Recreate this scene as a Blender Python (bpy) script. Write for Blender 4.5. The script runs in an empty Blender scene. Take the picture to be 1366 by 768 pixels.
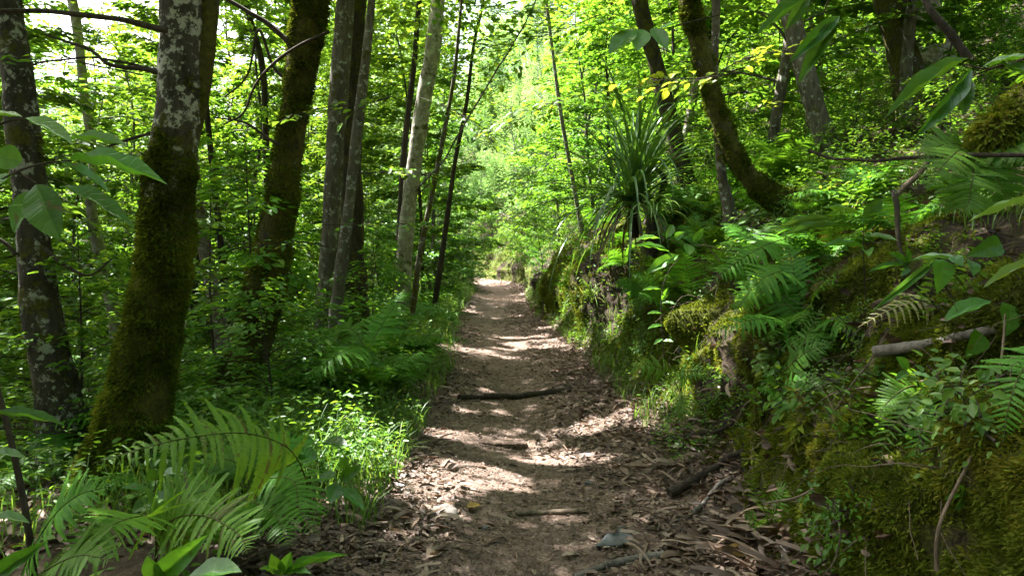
import bpy, math
import numpy as np
from mathutils import Vector

R = math.radians
scene = bpy.context.scene
COL = scene.collection

# ---------------------------------------------------------------- camera
F_PX, CXP, CYP, HORIZON = 975.0, 683.0, 384.0, 340.0
PITCH = math.atan((CYP - HORIZON) / F_PX)
CAM = np.array([0.0, 0.0, 1.5])
cam_data = bpy.data.cameras.new("camera")
cam = bpy.data.objects.new("camera", cam_data)
COL.objects.link(cam)
cam.location = CAM
cam.rotation_euler = (math.pi / 2 - PITCH, 0, 0)
cam_data.sensor_width = 36.0
cam_data.lens = 36.0 * F_PX / 1366.0
cam_data.clip_start = 0.05
cam_data.clip_end = 1000
scene.camera = cam

# ---------------------------------------------------------------- world, sun, exposure
SUN = np.array([-0.60, 0.44, 1.10])
SUN = SUN / np.linalg.norm(SUN)
SUN_EL = math.asin(SUN[2])
SUN_AZ = math.atan2(SUN[0], SUN[1])          # clockwise from +Y
world = bpy.data.worlds.new("World")
scene.world = world
world.use_nodes = True
wn = world.node_tree.nodes
wl = world.node_tree.links
wn.clear()
wo = wn.new("ShaderNodeOutputWorld")
bg = wn.new("ShaderNodeBackground")
sky = wn.new("ShaderNodeTexSky")
sky.sky_type = 'NISHITA'
sky.sun_disc = False
sky.sun_elevation = SUN_EL
sky.sun_rotation = SUN_AZ
sky.air_density = 1.0
sky.dust_density = 6.0
sky.ozone_density = 0.4
bg.inputs['Strength'].default_value = 0.092
wl.new(sky.outputs[0], bg.inputs['Color'])
wl.new(bg.outputs[0], wo.inputs['Surface'])

sun_data = bpy.data.lights.new("sun", 'SUN')
sun_data.energy = 5.0
sun_data.angle = R(0.55)
sun_data.color = (1.0, 0.96, 0.91)
sun = bpy.data.objects.new("sun", sun_data)
COL.objects.link(sun)
sun.location = (-10, 20, 40)
sun.rotation_euler = Vector(-SUN).to_track_quat('-Z', 'Y').to_euler()

scene.view_settings.view_transform = 'Standard'
scene.view_settings.look = 'None'
scene.view_settings.gamma = 1.0
scene.view_settings.use_curve_mapping = False
scene.view_settings.exposure = 3.2
scene.render.engine = 'CYCLES'
cy = scene.cycles
cy.max_bounces = 7
cy.diffuse_bounces = 4
cy.glossy_bounces = 2
cy.transmission_bounces = 5
cy.caustics_reflective = False
cy.caustics_refractive = False
cy.sample_clamp_indirect = 6.0
cy.use_denoising = True
try:
    cy.denoiser = 'OPENIMAGEDENOISE'
    cy.denoising_input_passes = 'RGB_ALBEDO_NORMAL'
except Exception:
    pass

rng = np.random.default_rng(11)

# ---------------------------------------------------------------- small maths
def unit(a):
    a = np.asarray(a, float)
    return a / np.maximum(np.linalg.norm(a, axis=-1, keepdims=True), 1e-9)

def _h(ix, iy, iz, s):
    h = (ix.astype(np.uint32) * np.uint32(374761393) + iy.astype(np.uint32) * np.uint32(668265263)
         + iz.astype(np.uint32) * np.uint32(2147483647) + np.uint32(s * 97531 + 17))
    h = (h ^ (h >> np.uint32(13))) * np.uint32(1274126177)
    h = (h ^ (h >> np.uint32(15))) * np.uint32(2246822519)
    h = h ^ (h >> np.uint32(16))
    return h.astype(np.float64) / 4294967295.0

def vnoise(p, seed=0):
    p = np.asarray(p, float)
    f = np.floor(p)
    i = f.astype(np.int64)
    t = p - f
    t = t * t * (3 - 2 * t)
    out = 0
    for dx in (0, 1):
        for dy in (0, 1):
            for dz in (0, 1):
                w = ((t[..., 0] if dx else 1 - t[..., 0]) * (t[..., 1] if dy else 1 - t[..., 1])
                     * (t[..., 2] if dz else 1 - t[..., 2]))
                out = out + w * _h(i[..., 0] + dx, i[..., 1] + dy, i[..., 2] + dz, seed)
    return out * 2 - 1

def fbm(p, seed=0, octaves=3):
    s, a, tot = 0, 1.0, 0
    p = np.asarray(p, float)
    for k in range(octaves):
        s = s + a * vnoise(p * (2.03 ** k), seed + k * 7)
        tot += a
        a *= 0.5
    return s / tot

def smooth(pts, n):
    """Catmull-Rom through rows of pts (any width), n samples."""
    p = np.asarray(pts, float)
    if len(p) == 2:
        t = np.linspace(0, 1, n)[:, None]
        return p[0] * (1 - t) + p[1] * t
    q = np.vstack([2 * p[0] - p[1], p, 2 * p[-1] - p[-2]])
    x = np.linspace(0, len(p) - 1 - 1e-9, n)
    i = np.floor(x).astype(int)
    t = (x - i)[:, None]
    a, b, c, d = q[i], q[i + 1], q[i + 2], q[i + 3]
    return 0.5 * (2 * b + (c - a) * t + (2 * a - 5 * b + 4 * c - d) * t ** 2 + (3 * b - a - 3 * c + d) * t ** 3)

def sstep(a, b, x):
    t = np.clip((x - a) / (b - a), 0, 1)
    return t * t * (3 - 2 * t)

CP, SP = math.cos(PITCH), math.sin(PITCH)
def P(px, py, Y):
    """world point seen at photo pixel (px, py) at world depth Y"""
    a, b = (px - CXP) / F_PX, -(py - CYP) / F_PX
    d = np.array([a, CP + b * SP, -SP + b * CP])
    return CAM + d * (Y / d[1])

def project(p):
    q = np.asarray(p) - CAM
    dep = q[..., 1] * CP - q[..., 2] * SP
    up = q[..., 1] * SP + q[..., 2] * CP
    dd = np.where(dep > 0.05, dep, np.nan)
    return CXP + F_PX * q[..., 0] / dd, CYP - F_PX * up / dd, dep

# ---------------------------------------------------------------- mesh collector
class Geo:
    def __init__(self):
        self.v, self.t, self.f, self.lc, self.n = [], [], [], [], 0

    def add(self, verts, faces, tint=0.5, lc=None):
        verts = np.asarray(verts, float).reshape(-1, 3)
        if len(verts) == 0:
            return
        self.v.append(verts)
        t = np.empty(len(verts)); t[:] = tint
        self.t.append(t)
        l = np.zeros((len(verts), 3))
        if lc is not None:
            l[:] = lc
        self.lc.append(l)
        self.f.append(np.asarray(faces, np.int64) + self.n)
        self.n += len(verts)

    def mesh(self, name, mat, origin=(0, 0, 0), smooth_shade=True):
        me = bpy.data.meshes.new(name)
        v = np.vstack(self.v) - np.asarray(origin, float)
        me.vertices.add(len(v))
        me.vertices.foreach_set('co', v.astype(np.float32).ravel())
        loops = np.concatenate([f.ravel() for f in self.f]).astype(np.int32)
        tot = np.concatenate([np.full(len(f), f.shape[1], np.int32) for f in self.f])
        st = np.concatenate([[0], np.cumsum(tot)[:-1]]).astype(np.int32)
        me.loops.add(len(loops))
        me.loops.foreach_set('vertex_index', loops)
        me.polygons.add(len(tot))
        me.polygons.foreach_set('loop_start', st)
        me.polygons.foreach_set('loop_total', tot)
        me.polygons.foreach_set('use_smooth', np.full(len(tot), smooth_shade))
        at = me.attributes.new('tint', 'FLOAT', 'POINT')
        at.data.foreach_set('value', np.concatenate(self.t).astype(np.float32))
        lc = np.vstack(self.lc)
        if lc.any():
            a2 = me.attributes.new('lc', 'FLOAT_VECTOR', 'POINT')
            a2.data.foreach_set('vector', lc.astype(np.float32).ravel())
        me.materials.append(mat)
        me.update(calc_edges=True)
        return me

    def build(self, name, mat, parent=None, origin=(0, 0, 0), smooth_shade=True):
        o = bpy.data.objects.new(name, self.mesh(name, mat, origin, smooth_shade))
        COL.objects.link(o)
        if parent is not None:
            o.parent = parent
        else:
            o.location = origin
        return o

def tag(o, label=None, cat=None, group=None, kind=None):
    if label: o['label'] = label
    if cat: o['category'] = cat
    if group: o['group'] = group
    if kind: o['kind'] = kind
    return o

def thing(name, base, label, cat, group=None):
    o = bpy.data.objects.new(name, None)
    COL.objects.link(o)
    o.location = base
    o.empty_display_size = 0.1
    return tag(o, label, cat, group)

def kids(o):
    return KIDS.get(o.name, [])
KIDS = {}
def reg(root, *children):
    KIDS.setdefault(root.name, []).extend(children)

def dup(root, loc, rz, scale, label, group, tilt=(0, 0)):
    r = root.copy()
    COL.objects.link(r)
    r.location = loc
    r.rotation_euler = (tilt[0], tilt[1], rz)
    r.scale = (scale, scale, scale)
    r['label'] = label
    r['group'] = group
    for ch in kids(root):
        c = ch.copy()
        COL.objects.link(c)
        c.parent = r
    return r

# ---------------------------------------------------------------- shape makers
def tube(g, pts, rad, sides=8, tint=0.5, rough=0.0, seed=0, nfreq=6.0, cap=True):
    pts = np.asarray(pts, float)
    K = len(pts)
    rad = np.broadcast_to(np.asarray(rad, float), (K,))
    T = unit(np.gradient(pts, axis=0))
    ref = np.array([1.0, 0, 0]) if abs(T[0][0]) < 0.8 else np.array([0, 1.0, 0])
    N = np.empty_like(T)
    n = ref - T[0] * np.dot(ref, T[0])
    for k in range(K):
        n = n - T[k] * np.dot(n, T[k])
        n = n / max(np.linalg.norm(n), 1e-9)
        N[k] = n
    B = np.cross(T, N)
    a = np.linspace(0, 2 * math.pi, sides, endpoint=False)
    dirs = N[:, None, :] * np.cos(a)[None, :, None] + B[:, None, :] * np.sin(a)[None, :, None]
    v = pts[:, None, :] + dirs * rad[:, None, None]
    if rough:
        d = fbm(v * nfreq, seed, 3) * rough + fbm(v * nfreq * 0.35, seed + 5, 2) * rough
        v = v + dirs * (d * rad[:, None])[..., None]
    idx = np.arange(K * sides).reshape(K, sides)
    f = np.stack([idx[:-1], np.roll(idx[:-1], -1, 1), np.roll(idx[1:], -1, 1), idx[1:]], -1).reshape(-1, 4)
    tt = tint if np.isscalar(tint) else np.repeat(np.asarray(tint), sides)
    g.add(v.reshape(-1, 3), f, tt)
    if cap:
        for k, ring in ((0, idx[0][::-1]), (K - 1, idx[-1])):
            c = pts[k]
            vv = np.vstack([v[k], c[None]])
            r = np.arange(sides)
            ff = np.stack([r, np.roll(r, -1), np.full(sides, sides)], -1)
            if k == 0: ff = ff[:, ::-1]
            g.add(vv, ff, tint if np.isscalar(tint) else float(np.asarray(tint)[k]))
    return v, dirs

def tmpl_leaf():
    v = np.array([[0, 0, 0], [.28, -.46, .10], [.66, -.36, .08], [1, 0, -.05], [.66, .36, .08], [.28, .46, .10]])
    f = np.array([[0, 1, 2, 3], [0, 3, 4, 5]])
    return v, f
def tmpl_diamond():
    v = np.array([[0, 0, 0], [.45, -.48, .09], [1, 0, -.04], [.45, .48, .09]])
    return v, np.array([[0, 1, 2], [0, 2, 3]])
def tmpl_big(ns=11, nc=6, fold=0.16, droop=0.35, tip=0.9, wave=0.02):
    s = np.linspace(0, 1, ns); c = np.linspace(-1, 1, 2 * nc + 1)
    S, C = np.meshgrid(s, c, indexing='ij')
    w = 0.5 * np.sin(np.pi * S ** tip) ** 0.85
    w[0] = .012; w[-1] = 0.004
    z = fold * np.abs(C) * w - droop * S ** 2 + wave * np.sin(S * 17 + C * 2) * w * 2
    v = np.stack([S, C * w, z], -1).reshape(-1, 3)
    i = np.arange(S.size).reshape(S.shape)
    f = np.stack([i[:-1, :-1], i[1:, :-1], i[1:, 1:], i[:-1, 1:]], -1).reshape(-1, 4)
    lc = np.stack([S, C, np.ones_like(S)], -1).reshape(-1, 3)
    return v, f, lc
LEAF, DIA, BIG = tmpl_leaf(), tmpl_diamond(), tmpl_big()
BIGFLAT = tmpl_big(droop=0.12, fold=.2)
BIGDROOP = tmpl_big(droop=0.6, fold=.25)
HEART = tmpl_big(droop=0.25, tip=0.55)

def leaves(g, pos, d, nrm, L, W, tmpl=LEAF, tint=None):
    pos = np.asarray(pos, float).reshape(-1, 3)
    N = len(pos)
    if N == 0: return
    d = unit(np.broadcast_to(d, (N, 3)))
    nrm = np.broadcast_to(nrm, (N, 3))
    nrm = unit(nrm - d * (nrm * d).sum(-1, keepdims=True))
    s = np.cross(nrm, d)
    L = np.broadcast_to(L, (N,)); W = np.broadcast_to(W, (N,))
    tv, tf = tmpl[0], tmpl[1]
    K = len(tv)
    v = (pos[:, None] + d[:, None] * (tv[None, :, 0] * L[:, None])[..., None]
         + s[:, None] * (tv[None, :, 1] * W[:, None])[..., None]
         + nrm[:, None] * (tv[None, :, 2] * L[:, None])[..., None])
    f = (tf[None] + (np.arange(N) * K)[:, None, None]).reshape(-1, tf.shape[1])
    t = rng.random(N) if tint is None else np.broadcast_to(tint, (N,))
    lc = np.tile(tmpl[2], (N, 1)) if len(tmpl) > 2 else None
    g.add(v.reshape(-1, 3), f, np.repeat(t, K), lc)

def ribbon(g, pts, width, side=None, fold=0.0, tint=0.5, wprof=None):
    pts = np.asarray(pts, float)
    K = len(pts)
    T = unit(np.gradient(pts, axis=0))
    if side is None:
        side = np.cross(T, np.array([0, 0, 1.0]))
        side = np.where(np.linalg.norm(side, axis=1, keepdims=True) < 1e-3, [1.0, 0, 0], side)
    side = unit(np.broadcast_to(side, (K, 3)) - T * (np.broadcast_to(side, (K, 3)) * T).sum(-1, keepdims=True))
    n = np.cross(side, T)
    s = np.linspace(0, 1, K)
    w = width * (wprof(s) if wprof else np.sin(np.pi * np.clip(s * .93 + .05, 0, 1)) ** .5) * .5
    a = pts + side * w[:, None] + n * (fold * w)[:, None]
    b = pts - side * w[:, None] + n * (fold * w)[:, None]
    v = np.concatenate([a, pts, b])
    i = np.arange(K - 1)
    f = np.concatenate([np.stack([i, i + 1, K + i + 1, K + i], -1), np.stack([K + i, K + i + 1, 2 * K + i + 1, 2 * K + i], -1)])
    g.add(v, f, tint)

def arc(base, az, L, a0, a1, n=14, twist=0.0, pw=1.2):
    """curve leaving base towards azimuth az, elevation a0 bending to a1 (radians)"""
    t = (np.arange(n) + .5) / n
    th = a0 + (a1 - a0) * t ** pw
    a = az + twist * t
    st = np.stack([np.cos(a) * np.cos(th), np.sin(a) * np.cos(th), np.sin(th)], -1) * (L / n)
    return np.vstack([[0, 0, 0], np.cumsum(st, 0)]) + np.asarray(base)

def frond(g, pts, lmax, npairs=22, m=11, up=(0, 0, 1), droop=0.35, tint=0.5, start=0.12, stalk=0.0035, wid=0.115, sweep=0.25):
    """a fern frond along the curve pts: rachis, paired pinnae cut into pinnules"""
    pts = smooth(np.asarray(pts, float), 40)
    T = unit(np.gradient(pts, axis=0))
    up = np.asarray(up, float)
    side = unit(np.cross(T, up))
    nr = np.cross(side, T)
    tube(g, pts, np.linspace(stalk, stalk * .3, 40), 5, tint=0.95 if tint < .9 else tint, cap=False)
    ts = np.linspace(start, .985, npairs)
    for sgn in (-1, 1):
        x = np.clip((ts + rng.normal(0, .004, npairs)) * 39, 0, 38.999)
        i = x.astype(int); fr = (x - i)[:, None]
        b = pts[i] * (1 - fr) + pts[i + 1] * fr
        t_, s_, n_ = T[i], side[i] * sgn, nr[i]
        prof = np.clip(ts / (start + .22), .35, 1) ** .9 * np.clip((1 - ts) * 1.7, 0.03, 1) ** .85
        ln = lmax * prof * (1 + rng.normal(0, .12, npairs)) * np.where(rng.random(npairs) < .04, .35, 1)
        sw = sweep + .55 * ts ** 2 + rng.normal(0, .05, npairs)
        axis = unit(s_ + t_ * sw[:, None] + n_ * (.12 + rng.normal(0, .08, npairs))[:, None])
        # pinnules along each pinna
        s = np.linspace(0.0, 1.0, m + 1)
        dz = -droop * rng.uniform(.3, 1.8, npairs)
        def at(q):
            return (b[:, None] + axis[:, None] * (q[None, :] * ln[:, None])[..., None]
                    + n_[:, None] * (dz[:, None] * (q ** 2)[None, :] * ln[:, None])[..., None])
        p0, p1 = at(s[:-1]), at(s[1:])
        fw = unit(t_ - axis * (t_ * axis).sum(-1, keepdims=True))
        w = ln[:, None] * wid * (np.clip(1.06 - s[:-1], 0, 1) ** .55)[None, :] * rng.uniform(.85, 1.15, (npairs, m))
        for q in (1, -1):
            fo = (axis * (ln / m)[:, None])[:, None]
            out = fw[:, None] * (q * w)[..., None] - n_[:, None] * (w * .2)[..., None]
            v = np.stack([p0 - fo * .04, p1 + fo * .02, p1 + fo * .12 + out * .55, p0 * .25 + p1 * .75 + fo * .4 + out, p0 + fo * .3 + out * .72], 2).reshape(-1, 3)
            k = np.arange(len(v) // 5) * 5
            g.add(v, np.stack([k, k + 1, k + 2, k + 3, k + 4], -1), np.repeat(np.clip((tint + rng.normal(0, .09, (npairs, 1)) + np.where(rng.random((npairs, 1)) < .012, .25, 0) * (s[:-1] > .6) + rng.normal(0, .05, (npairs, m))).ravel(), 0, 1), 5))

# ---------------------------------------------------------------- materials
def ramp(nt, stops, src=None):
    n = nt.nodes.new('ShaderNodeValToRGB')
    e = n.color_ramp.elements
    while len(e) > 1: e.remove(e[-1])
    e[0].position = stops[0][0]; e[0].color = (*stops[0][1], 1)
    for p_, c_ in stops[1:]:
        x = e.new(p_); x.color = (*c_, 1)
    if src is not None: nt.links.new(src, n.inputs[0])
    return n.outputs[0]

def newmat(name):
    m = bpy.data.materials.new(name)
    m.use_nodes = True
    m.node_tree.nodes.clear()
    return m, m.node_tree

def attr(nt, name, out='Fac'):
    n = nt.nodes.new('ShaderNodeAttribute'); n.attribute_name = name
    return n.outputs[out]

def noise(nt, scale, vec=None, detail=4, rough=.55, stretch=None, space='Object'):
    n = nt.nodes.new('ShaderNodeTexNoise')
    n.inputs['Scale'].default_value = scale
    n.inputs['Detail'].default_value = detail
    n.inputs['Roughness'].default_value = rough
    if vec is None:
        if space == 'Object':
            vec = nt.nodes.new('ShaderNodeTexCoord').outputs['Object']
        else:
            vec = nt.nodes.new('ShaderNodeNewGeometry').outputs['Position']
    if stretch:
        mp = nt.nodes.new('ShaderNodeMapping')
        mp.inputs['Scale'].default_value = stretch
        nt.links.new(vec, mp.inputs[0]); vec = mp.outputs[0]
    nt.links.new(vec, n.inputs['Vector'])
    return n.outputs[0]

def mix(nt, fac, a, b, mode='MIX'):
    n = nt.nodes.new('ShaderNodeMix'); n.data_type = 'RGBA'; n.blend_type = mode
    for sock, val in ((n.inputs[0], fac), (n.inputs[6], a), (n.inputs[7], b)):
        if hasattr(val, 'node'): nt.links.new(val, sock)
        elif isinstance(val, (int, float)): sock.default_value = val
        else: sock.default_value = (*val, 1)
    return n.outputs[2]

def math_(nt, op, a, b=0.0, clamp=False):
    n = nt.nodes.new('ShaderNodeMath'); n.operation = op; n.use_clamp = clamp
    for k, val in enumerate((a, b)):
        if hasattr(val, 'node'): nt.links.new(val, n.inputs[k])
        else: n.inputs[k].default_value = val
    return n.outputs[0]

def principled(nt, color, rough=.8, bump=None, bstr=.5, bdist=.02, spec=.3):
    p = nt.nodes.new('ShaderNodeBsdfPrincipled')
    if hasattr(color, 'node'): nt.links.new(color, p.inputs['Base Color'])
    else: p.inputs['Base Color'].default_value = (*color, 1)
    if hasattr(rough, 'node'): nt.links.new(rough, p.inputs['Roughness'])
    else: p.inputs['Roughness'].default_value = rough
    p.inputs['Specular IOR Level'].default_value = spec
    if bump is not None:
        b = nt.nodes.new('ShaderNodeBump')
        b.inputs['Strength'].default_value = bstr
        b.inputs['Distance'].default_value = bdist
        nt.links.new(bump, b.inputs['Height'])
        nt.links.new(b.outputs[0], p.inputs['Normal'])
    o = nt.nodes.new('ShaderNodeOutputMaterial')
    nt.links.new(p.outputs[0], o.inputs[0])
    return p

def leafmat(name, stops, trans=.45, tcol=(1.5, 1.35, .6), gloss=.018, rough=.42, veins=False, objvar=.5):
    m, nt = newmat(name)
    c = ramp(nt, stops, attr(nt, 'tint'))
    if objvar:
        oi = nt.nodes.new('ShaderNodeObjectInfo')
        h = nt.nodes.new('ShaderNodeHueSaturation')
        hv = math_(nt, 'MULTIPLY_ADD', oi.outputs['Random'], .05 * objvar)
        hv.node.inputs[2].default_value = .5 - .025 * objvar
        vv = math_(nt, 'MULTIPLY_ADD', oi.outputs['Random'], .7 * objvar)
        vv.node.inputs[2].default_value = 1 - .35 * objvar
        nt.links.new(hv, h.inputs['Hue']); nt.links.new(vv, h.inputs['Value'])
        nt.links.new(c, h.inputs['Color']); c = h.outputs[0]
    bumpn = None
    if veins:
        v = attr(nt, 'lc', 'Vector')
        sx = nt.nodes.new('ShaderNodeSeparateXYZ'); nt.links.new(v, sx.inputs[0])
        ac = math_(nt, 'ABSOLUTE', sx.outputs[1])
        k = math_(nt, 'SUBTRACT', sx.outputs[0], math_(nt, 'MULTIPLY', ac, .16))
        wv = math_(nt, 'SINE', math_(nt, 'MULTIPLY', k, 62.0))
        wv = math_(nt, 'POWER', math_(nt, 'MAXIMUM', wv, 0.0), 10.0)
        mid = math_(nt, 'LESS_THAN', ac, .045)
        line = math_(nt, 'MAXIMUM', math_(nt, 'MULTIPLY', wv, .55), mid)
        c = mix(nt, math_(nt, 'MULTIPLY', line, .25), c, (.16, .26, .08))
        sp = noise(nt, 60, detail=2)
        c = mix(nt, .3, c, ramp(nt, [(.35, (.55, .55, .5)), (.6, (1.1, 1.1, 1.0))], sp), 'MULTIPLY')
        bl = ramp(nt, [(.66, (0, 0, 0)), (.70, (1, 1, 1))], noise(nt, 34, detail=3))
        c = mix(nt, math_(nt, 'MULTIPLY', bl, .7), c, (.10, .075, .03))
        bumpn = nt.nodes.new('ShaderNodeBump')
        bumpn.inputs['Strength'].default_value = .35; bumpn.inputs['Distance'].default_value = .003
        nt.links.new(math_(nt, 'MULTIPLY', line, -1.0), bumpn.inputs['Height'])
    d = nt.nodes.new('ShaderNodeBsdfDiffuse'); nt.links.new(c, d.inputs[0])
    t = nt.nodes.new('ShaderNodeBsdfTranslucent')
    nt.links.new(mix(nt, 1.0, c, tcol, 'MULTIPLY'), t.inputs[0])
    ms = nt.nodes.new('ShaderNodeMixShader'); ms.inputs[0].default_value = trans
    nt.links.new(d.outputs[0], ms.inputs[1]); nt.links.new(t.outputs[0], ms.inputs[2])
    gl = nt.nodes.new('ShaderNodeBsdfGlossy'); gl.inputs['Roughness'].default_value = rough
    gl.inputs[0].default_value = (.9, .95, 1, 1)
    if bumpn is not None:
        for s in (d, gl): nt.links.new(bumpn.outputs[0], s.inputs['Normal'])
    mg = nt.nodes.new('ShaderNodeMixShader'); mg.inputs[0].default_value = gloss
    nt.links.new(ms.outputs[0], mg.inputs[1]); nt.links.new(gl.outputs[0], mg.inputs[2])
    o = nt.nodes.new('ShaderNodeOutputMaterial'); nt.links.new(mg.outputs[0], o.inputs[0])
    return m

M = {}
M['leaf'] = leafmat('forest_leaf', [(0, (.055, .13, .018)), (.45, (.085, .19, .026)), (.8, (.12, .235, .03)), (1, (.18, .27, .035))], trans=.5)
M['leaf_far'] = leafmat('sunlit_far_leaf', [(0, (.08, .17, .045)), (.5, (.15, .26, .085)), (1, (.28, .38, .18))], trans=.5, tcol=(1.3, 1.35, .85))  # glare of the sunlit distance is put into this paler leaf colour
M['leaf_backlit'] = leafmat('backlit_leaf', [(0, (.16, .25, .025)), (1, (.26, .32, .04))], trans=.5, objvar=.2)  # glow of sun through the leaves is painted as yellow
M['canopy'] = leafmat('canopy_leaf', [(0, (.065, .14, .018)), (1, (.14, .24, .035))], trans=.55)
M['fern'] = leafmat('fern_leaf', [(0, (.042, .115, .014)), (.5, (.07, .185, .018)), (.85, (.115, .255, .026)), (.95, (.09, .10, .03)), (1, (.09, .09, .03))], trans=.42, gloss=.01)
M['fern_dead'] = leafmat('dry_fern_leaf', [(0, (.26, .27, .12)), (1, (.36, .34, .18))], trans=.35, objvar=0)
M['big'] = leafmat('broad_leaf', [(0, (.035, .11, .014)), (.6, (.058, .17, .018)), (1, (.105, .25, .025))], trans=.4, gloss=.035, rough=.38, veins=True, objvar=.3)
M['strap'] = leafmat('strap_leaf', [(0, (.05, .12, .03)), (.6, (.08, .18, .035)), (1, (.16, .25, .05))], trans=.35, gloss=.05, rough=.35)
M['grass'] = leafmat('grass_blade', [(0, (.06, .13, .025)), (.7, (.10, .19, .035)), (1, (.22, .24, .08))], trans=.45)
M['moss'] = leafmat('moss_sprig', [(0, (.03, .038, .010)), (.4, (.066, .092, .014)), (.75, (.125, .165, .02)), (1, (.18, .18, .03))], trans=.3, gloss=.0, objvar=0)
M['litter'] = leafmat('dead_leaf', [(0, (.05, .033, .023)), (.35, (.10, .066, .046)), (.6, (.155, .11, .08)), (.85, (.23, .175, .13)), (.96, (.28, .22, .17)), (1, (.30, .19, .05))], trans=.12, tcol=(1.1, .9, .7), gloss=.02, rough=.5, objvar=0)

def bark(name, lo, hi, lichen=0.0, moss=1.0, scale=1.0, lichcol=(.42, .44, .40)):
    m, nt = newmat(name)
    f = noise(nt, 26 * scale, detail=7, rough=.65, stretch=(1, 1, .28))
    c = ramp(nt, [(.3, lo), (.5, tuple((a + b) / 2 for a, b in zip(lo, hi))), (.72, hi)], f)
    big = noise(nt, 3.2, detail=5, rough=.62)
    c = mix(nt, .55, c, ramp(nt, [(.35, (.55, .53, .5)), (.65, (1.15, 1.15, 1.15))], big), 'MULTIPLY')
    if lichen:
        l = noise(nt, 11, detail=9, rough=.72)
        lf = ramp(nt, [(.60 - .16 * lichen, (0, 0, 0)), (.635 - .16 * lichen, (1, 1, 1))], l)
        lc_ = mix(nt, noise(nt, 45, detail=3), tuple(x * .55 for x in lichcol), lichcol)
        c = mix(nt, lf, c, lc_)
    tn = attr(nt, 'tint')
    mf = math_(nt, 'ADD', tn, math_(nt, 'MULTIPLY', math_(nt, 'SUBTRACT', noise(nt, 5.0, detail=8, rough=.72), .5), 2.6))
    mf = ramp(nt, [(.42, (0, 0, 0)), (.58, (1, 1, 1))], mf)
    mc = ramp(nt, [(.3, (.03, .027, .010)), (.5, (.07, .066, .015)), (.72, (.13, .125, .022))], noise(nt, 30, detail=6, rough=.75))
    mfac = math_(nt, 'MULTIPLY', mf, moss)
    c = mix(nt, mfac, c, mc)
    h = math_(nt, 'ADD', f, math_(nt, 'MULTIPLY', noise(nt, 70, detail=5, rough=.75), .6))
    principled(nt, c, .92, h, .9, .025, .15)
    return m
M['bark_lichen'] = bark('lichen_bark', (.03, .026, .021), (.11, .098, .08), lichen=.52, lichcol=(.50, .50, .45))
M['bark_fleck'] = bark('flecked_bark', (.026, .022, .018), (.085, .075, .062), lichen=.36, lichcol=(.40, .41, .37))
M['bark_moss'] = bark('mossy_bark', (.03, .024, .018), (.10, .085, .065), lichen=.1)
M['bark_grey'] = bark('grey_bark', (.06, .052, .042), (.19, .17, .14), lichen=.25)
M['bark_pale'] = bark('pale_bark', (.16, .14, .115), (.42, .39, .34), lichen=.5, lichcol=(.55, .53, .48))
M['bark_dark'] = bark('dark_bark', (.022, .018, .014), (.075, .062, .05))
M['twig'] = bark('twig_bark', (.03, .024, .018), (.10, .082, .064), moss=.3)
M['wood_dry'] = bark('dry_wood', (.10, .075, .055), (.27, .215, .165), moss=0)
M['wood_grey'] = bark('weathered_wood', (.09, .08, .072), (.25, .23, .21), moss=0)

def stone_mat():
    m, nt = newmat('slate_stone')
    n = noise(nt, 14, detail=8, rough=.65)
    c = ramp(nt, [(.3, (.04, .045, .048)), (.6, (.085, .095, .10)), (.75, (.14, .135, .13))], n)
    c = mix(nt, ramp(nt, [(.55, (0, 0, 0)), (.7, (1, 1, 1))], noise(nt, 5, detail=5)), c, (.10, .075, .055))
    principled(nt, c, .75, n, .6, .01, .3)
    return m
M['stone'] = stone_mat()

def ground_mat(name, stops, mossy=True, fine=90):
    m, nt = newmat(name)
    n1 = noise(nt, 3.0, detail=8, rough=.68, space='W')
    n2 = noise(nt, fine, detail=5, rough=.75, space='W')
    n3 = noise(nt, 22, detail=6, rough=.7, space='W')
    c = ramp(nt, stops, n3)
    c = mix(nt, .7, c, ramp(nt, [(.35, (.55, .53, .52)), (.62, (1.2, 1.18, 1.15))], n1), 'MULTIPLY')
    c = mix(nt, .75, c, ramp(nt, [(.36, (.45, .44, .42)), (.5, (.95, .95, .95)), (.66, (1.5, 1.45, 1.4))], n2), 'MULTIPLY')
    if mossy:
        tn = attr(nt, 'tint')
        mf = math_(nt, 'ADD', tn, math_(nt, 'MULTIPLY', math_(nt, 'SUBTRACT', n3, .5), 1.1))
        mf = ramp(nt, [(.42, (0, 0, 0)), (.62, (1, 1, 1))], mf)
        mc = ramp(nt, [(.3, (.028, .032, .008)), (.55, (.065, .075, .012)), (.75, (.12, .125, .018))], n2)
        c = mix(nt, mf, c, mc)
    h = math_(nt, 'ADD', math_(nt, 'MULTIPLY', n3, .8), math_(nt, 'MULTIPLY', n2, .45))
    principled(nt, c, .95, h, 1.0, .035, .12)
    return m
M['path'] = ground_mat('trodden_earth', [(.3, (.095, .066, .051)), (.5, (.18, .132, .107)), (.7, (.31, .245, .21))], mossy=True, fine=70)
M['bank'] = ground_mat('bank_earth', [(.3, (.022, .017, .012)), (.55, (.05, .038, .027)), (.75, (.085, .065, .045))])
M['floor'] = ground_mat('forest_floor', [(.3, (.028, .022, .014)), (.55, (.06, .047, .03)), (.75, (.11, .085, .058))])

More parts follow.
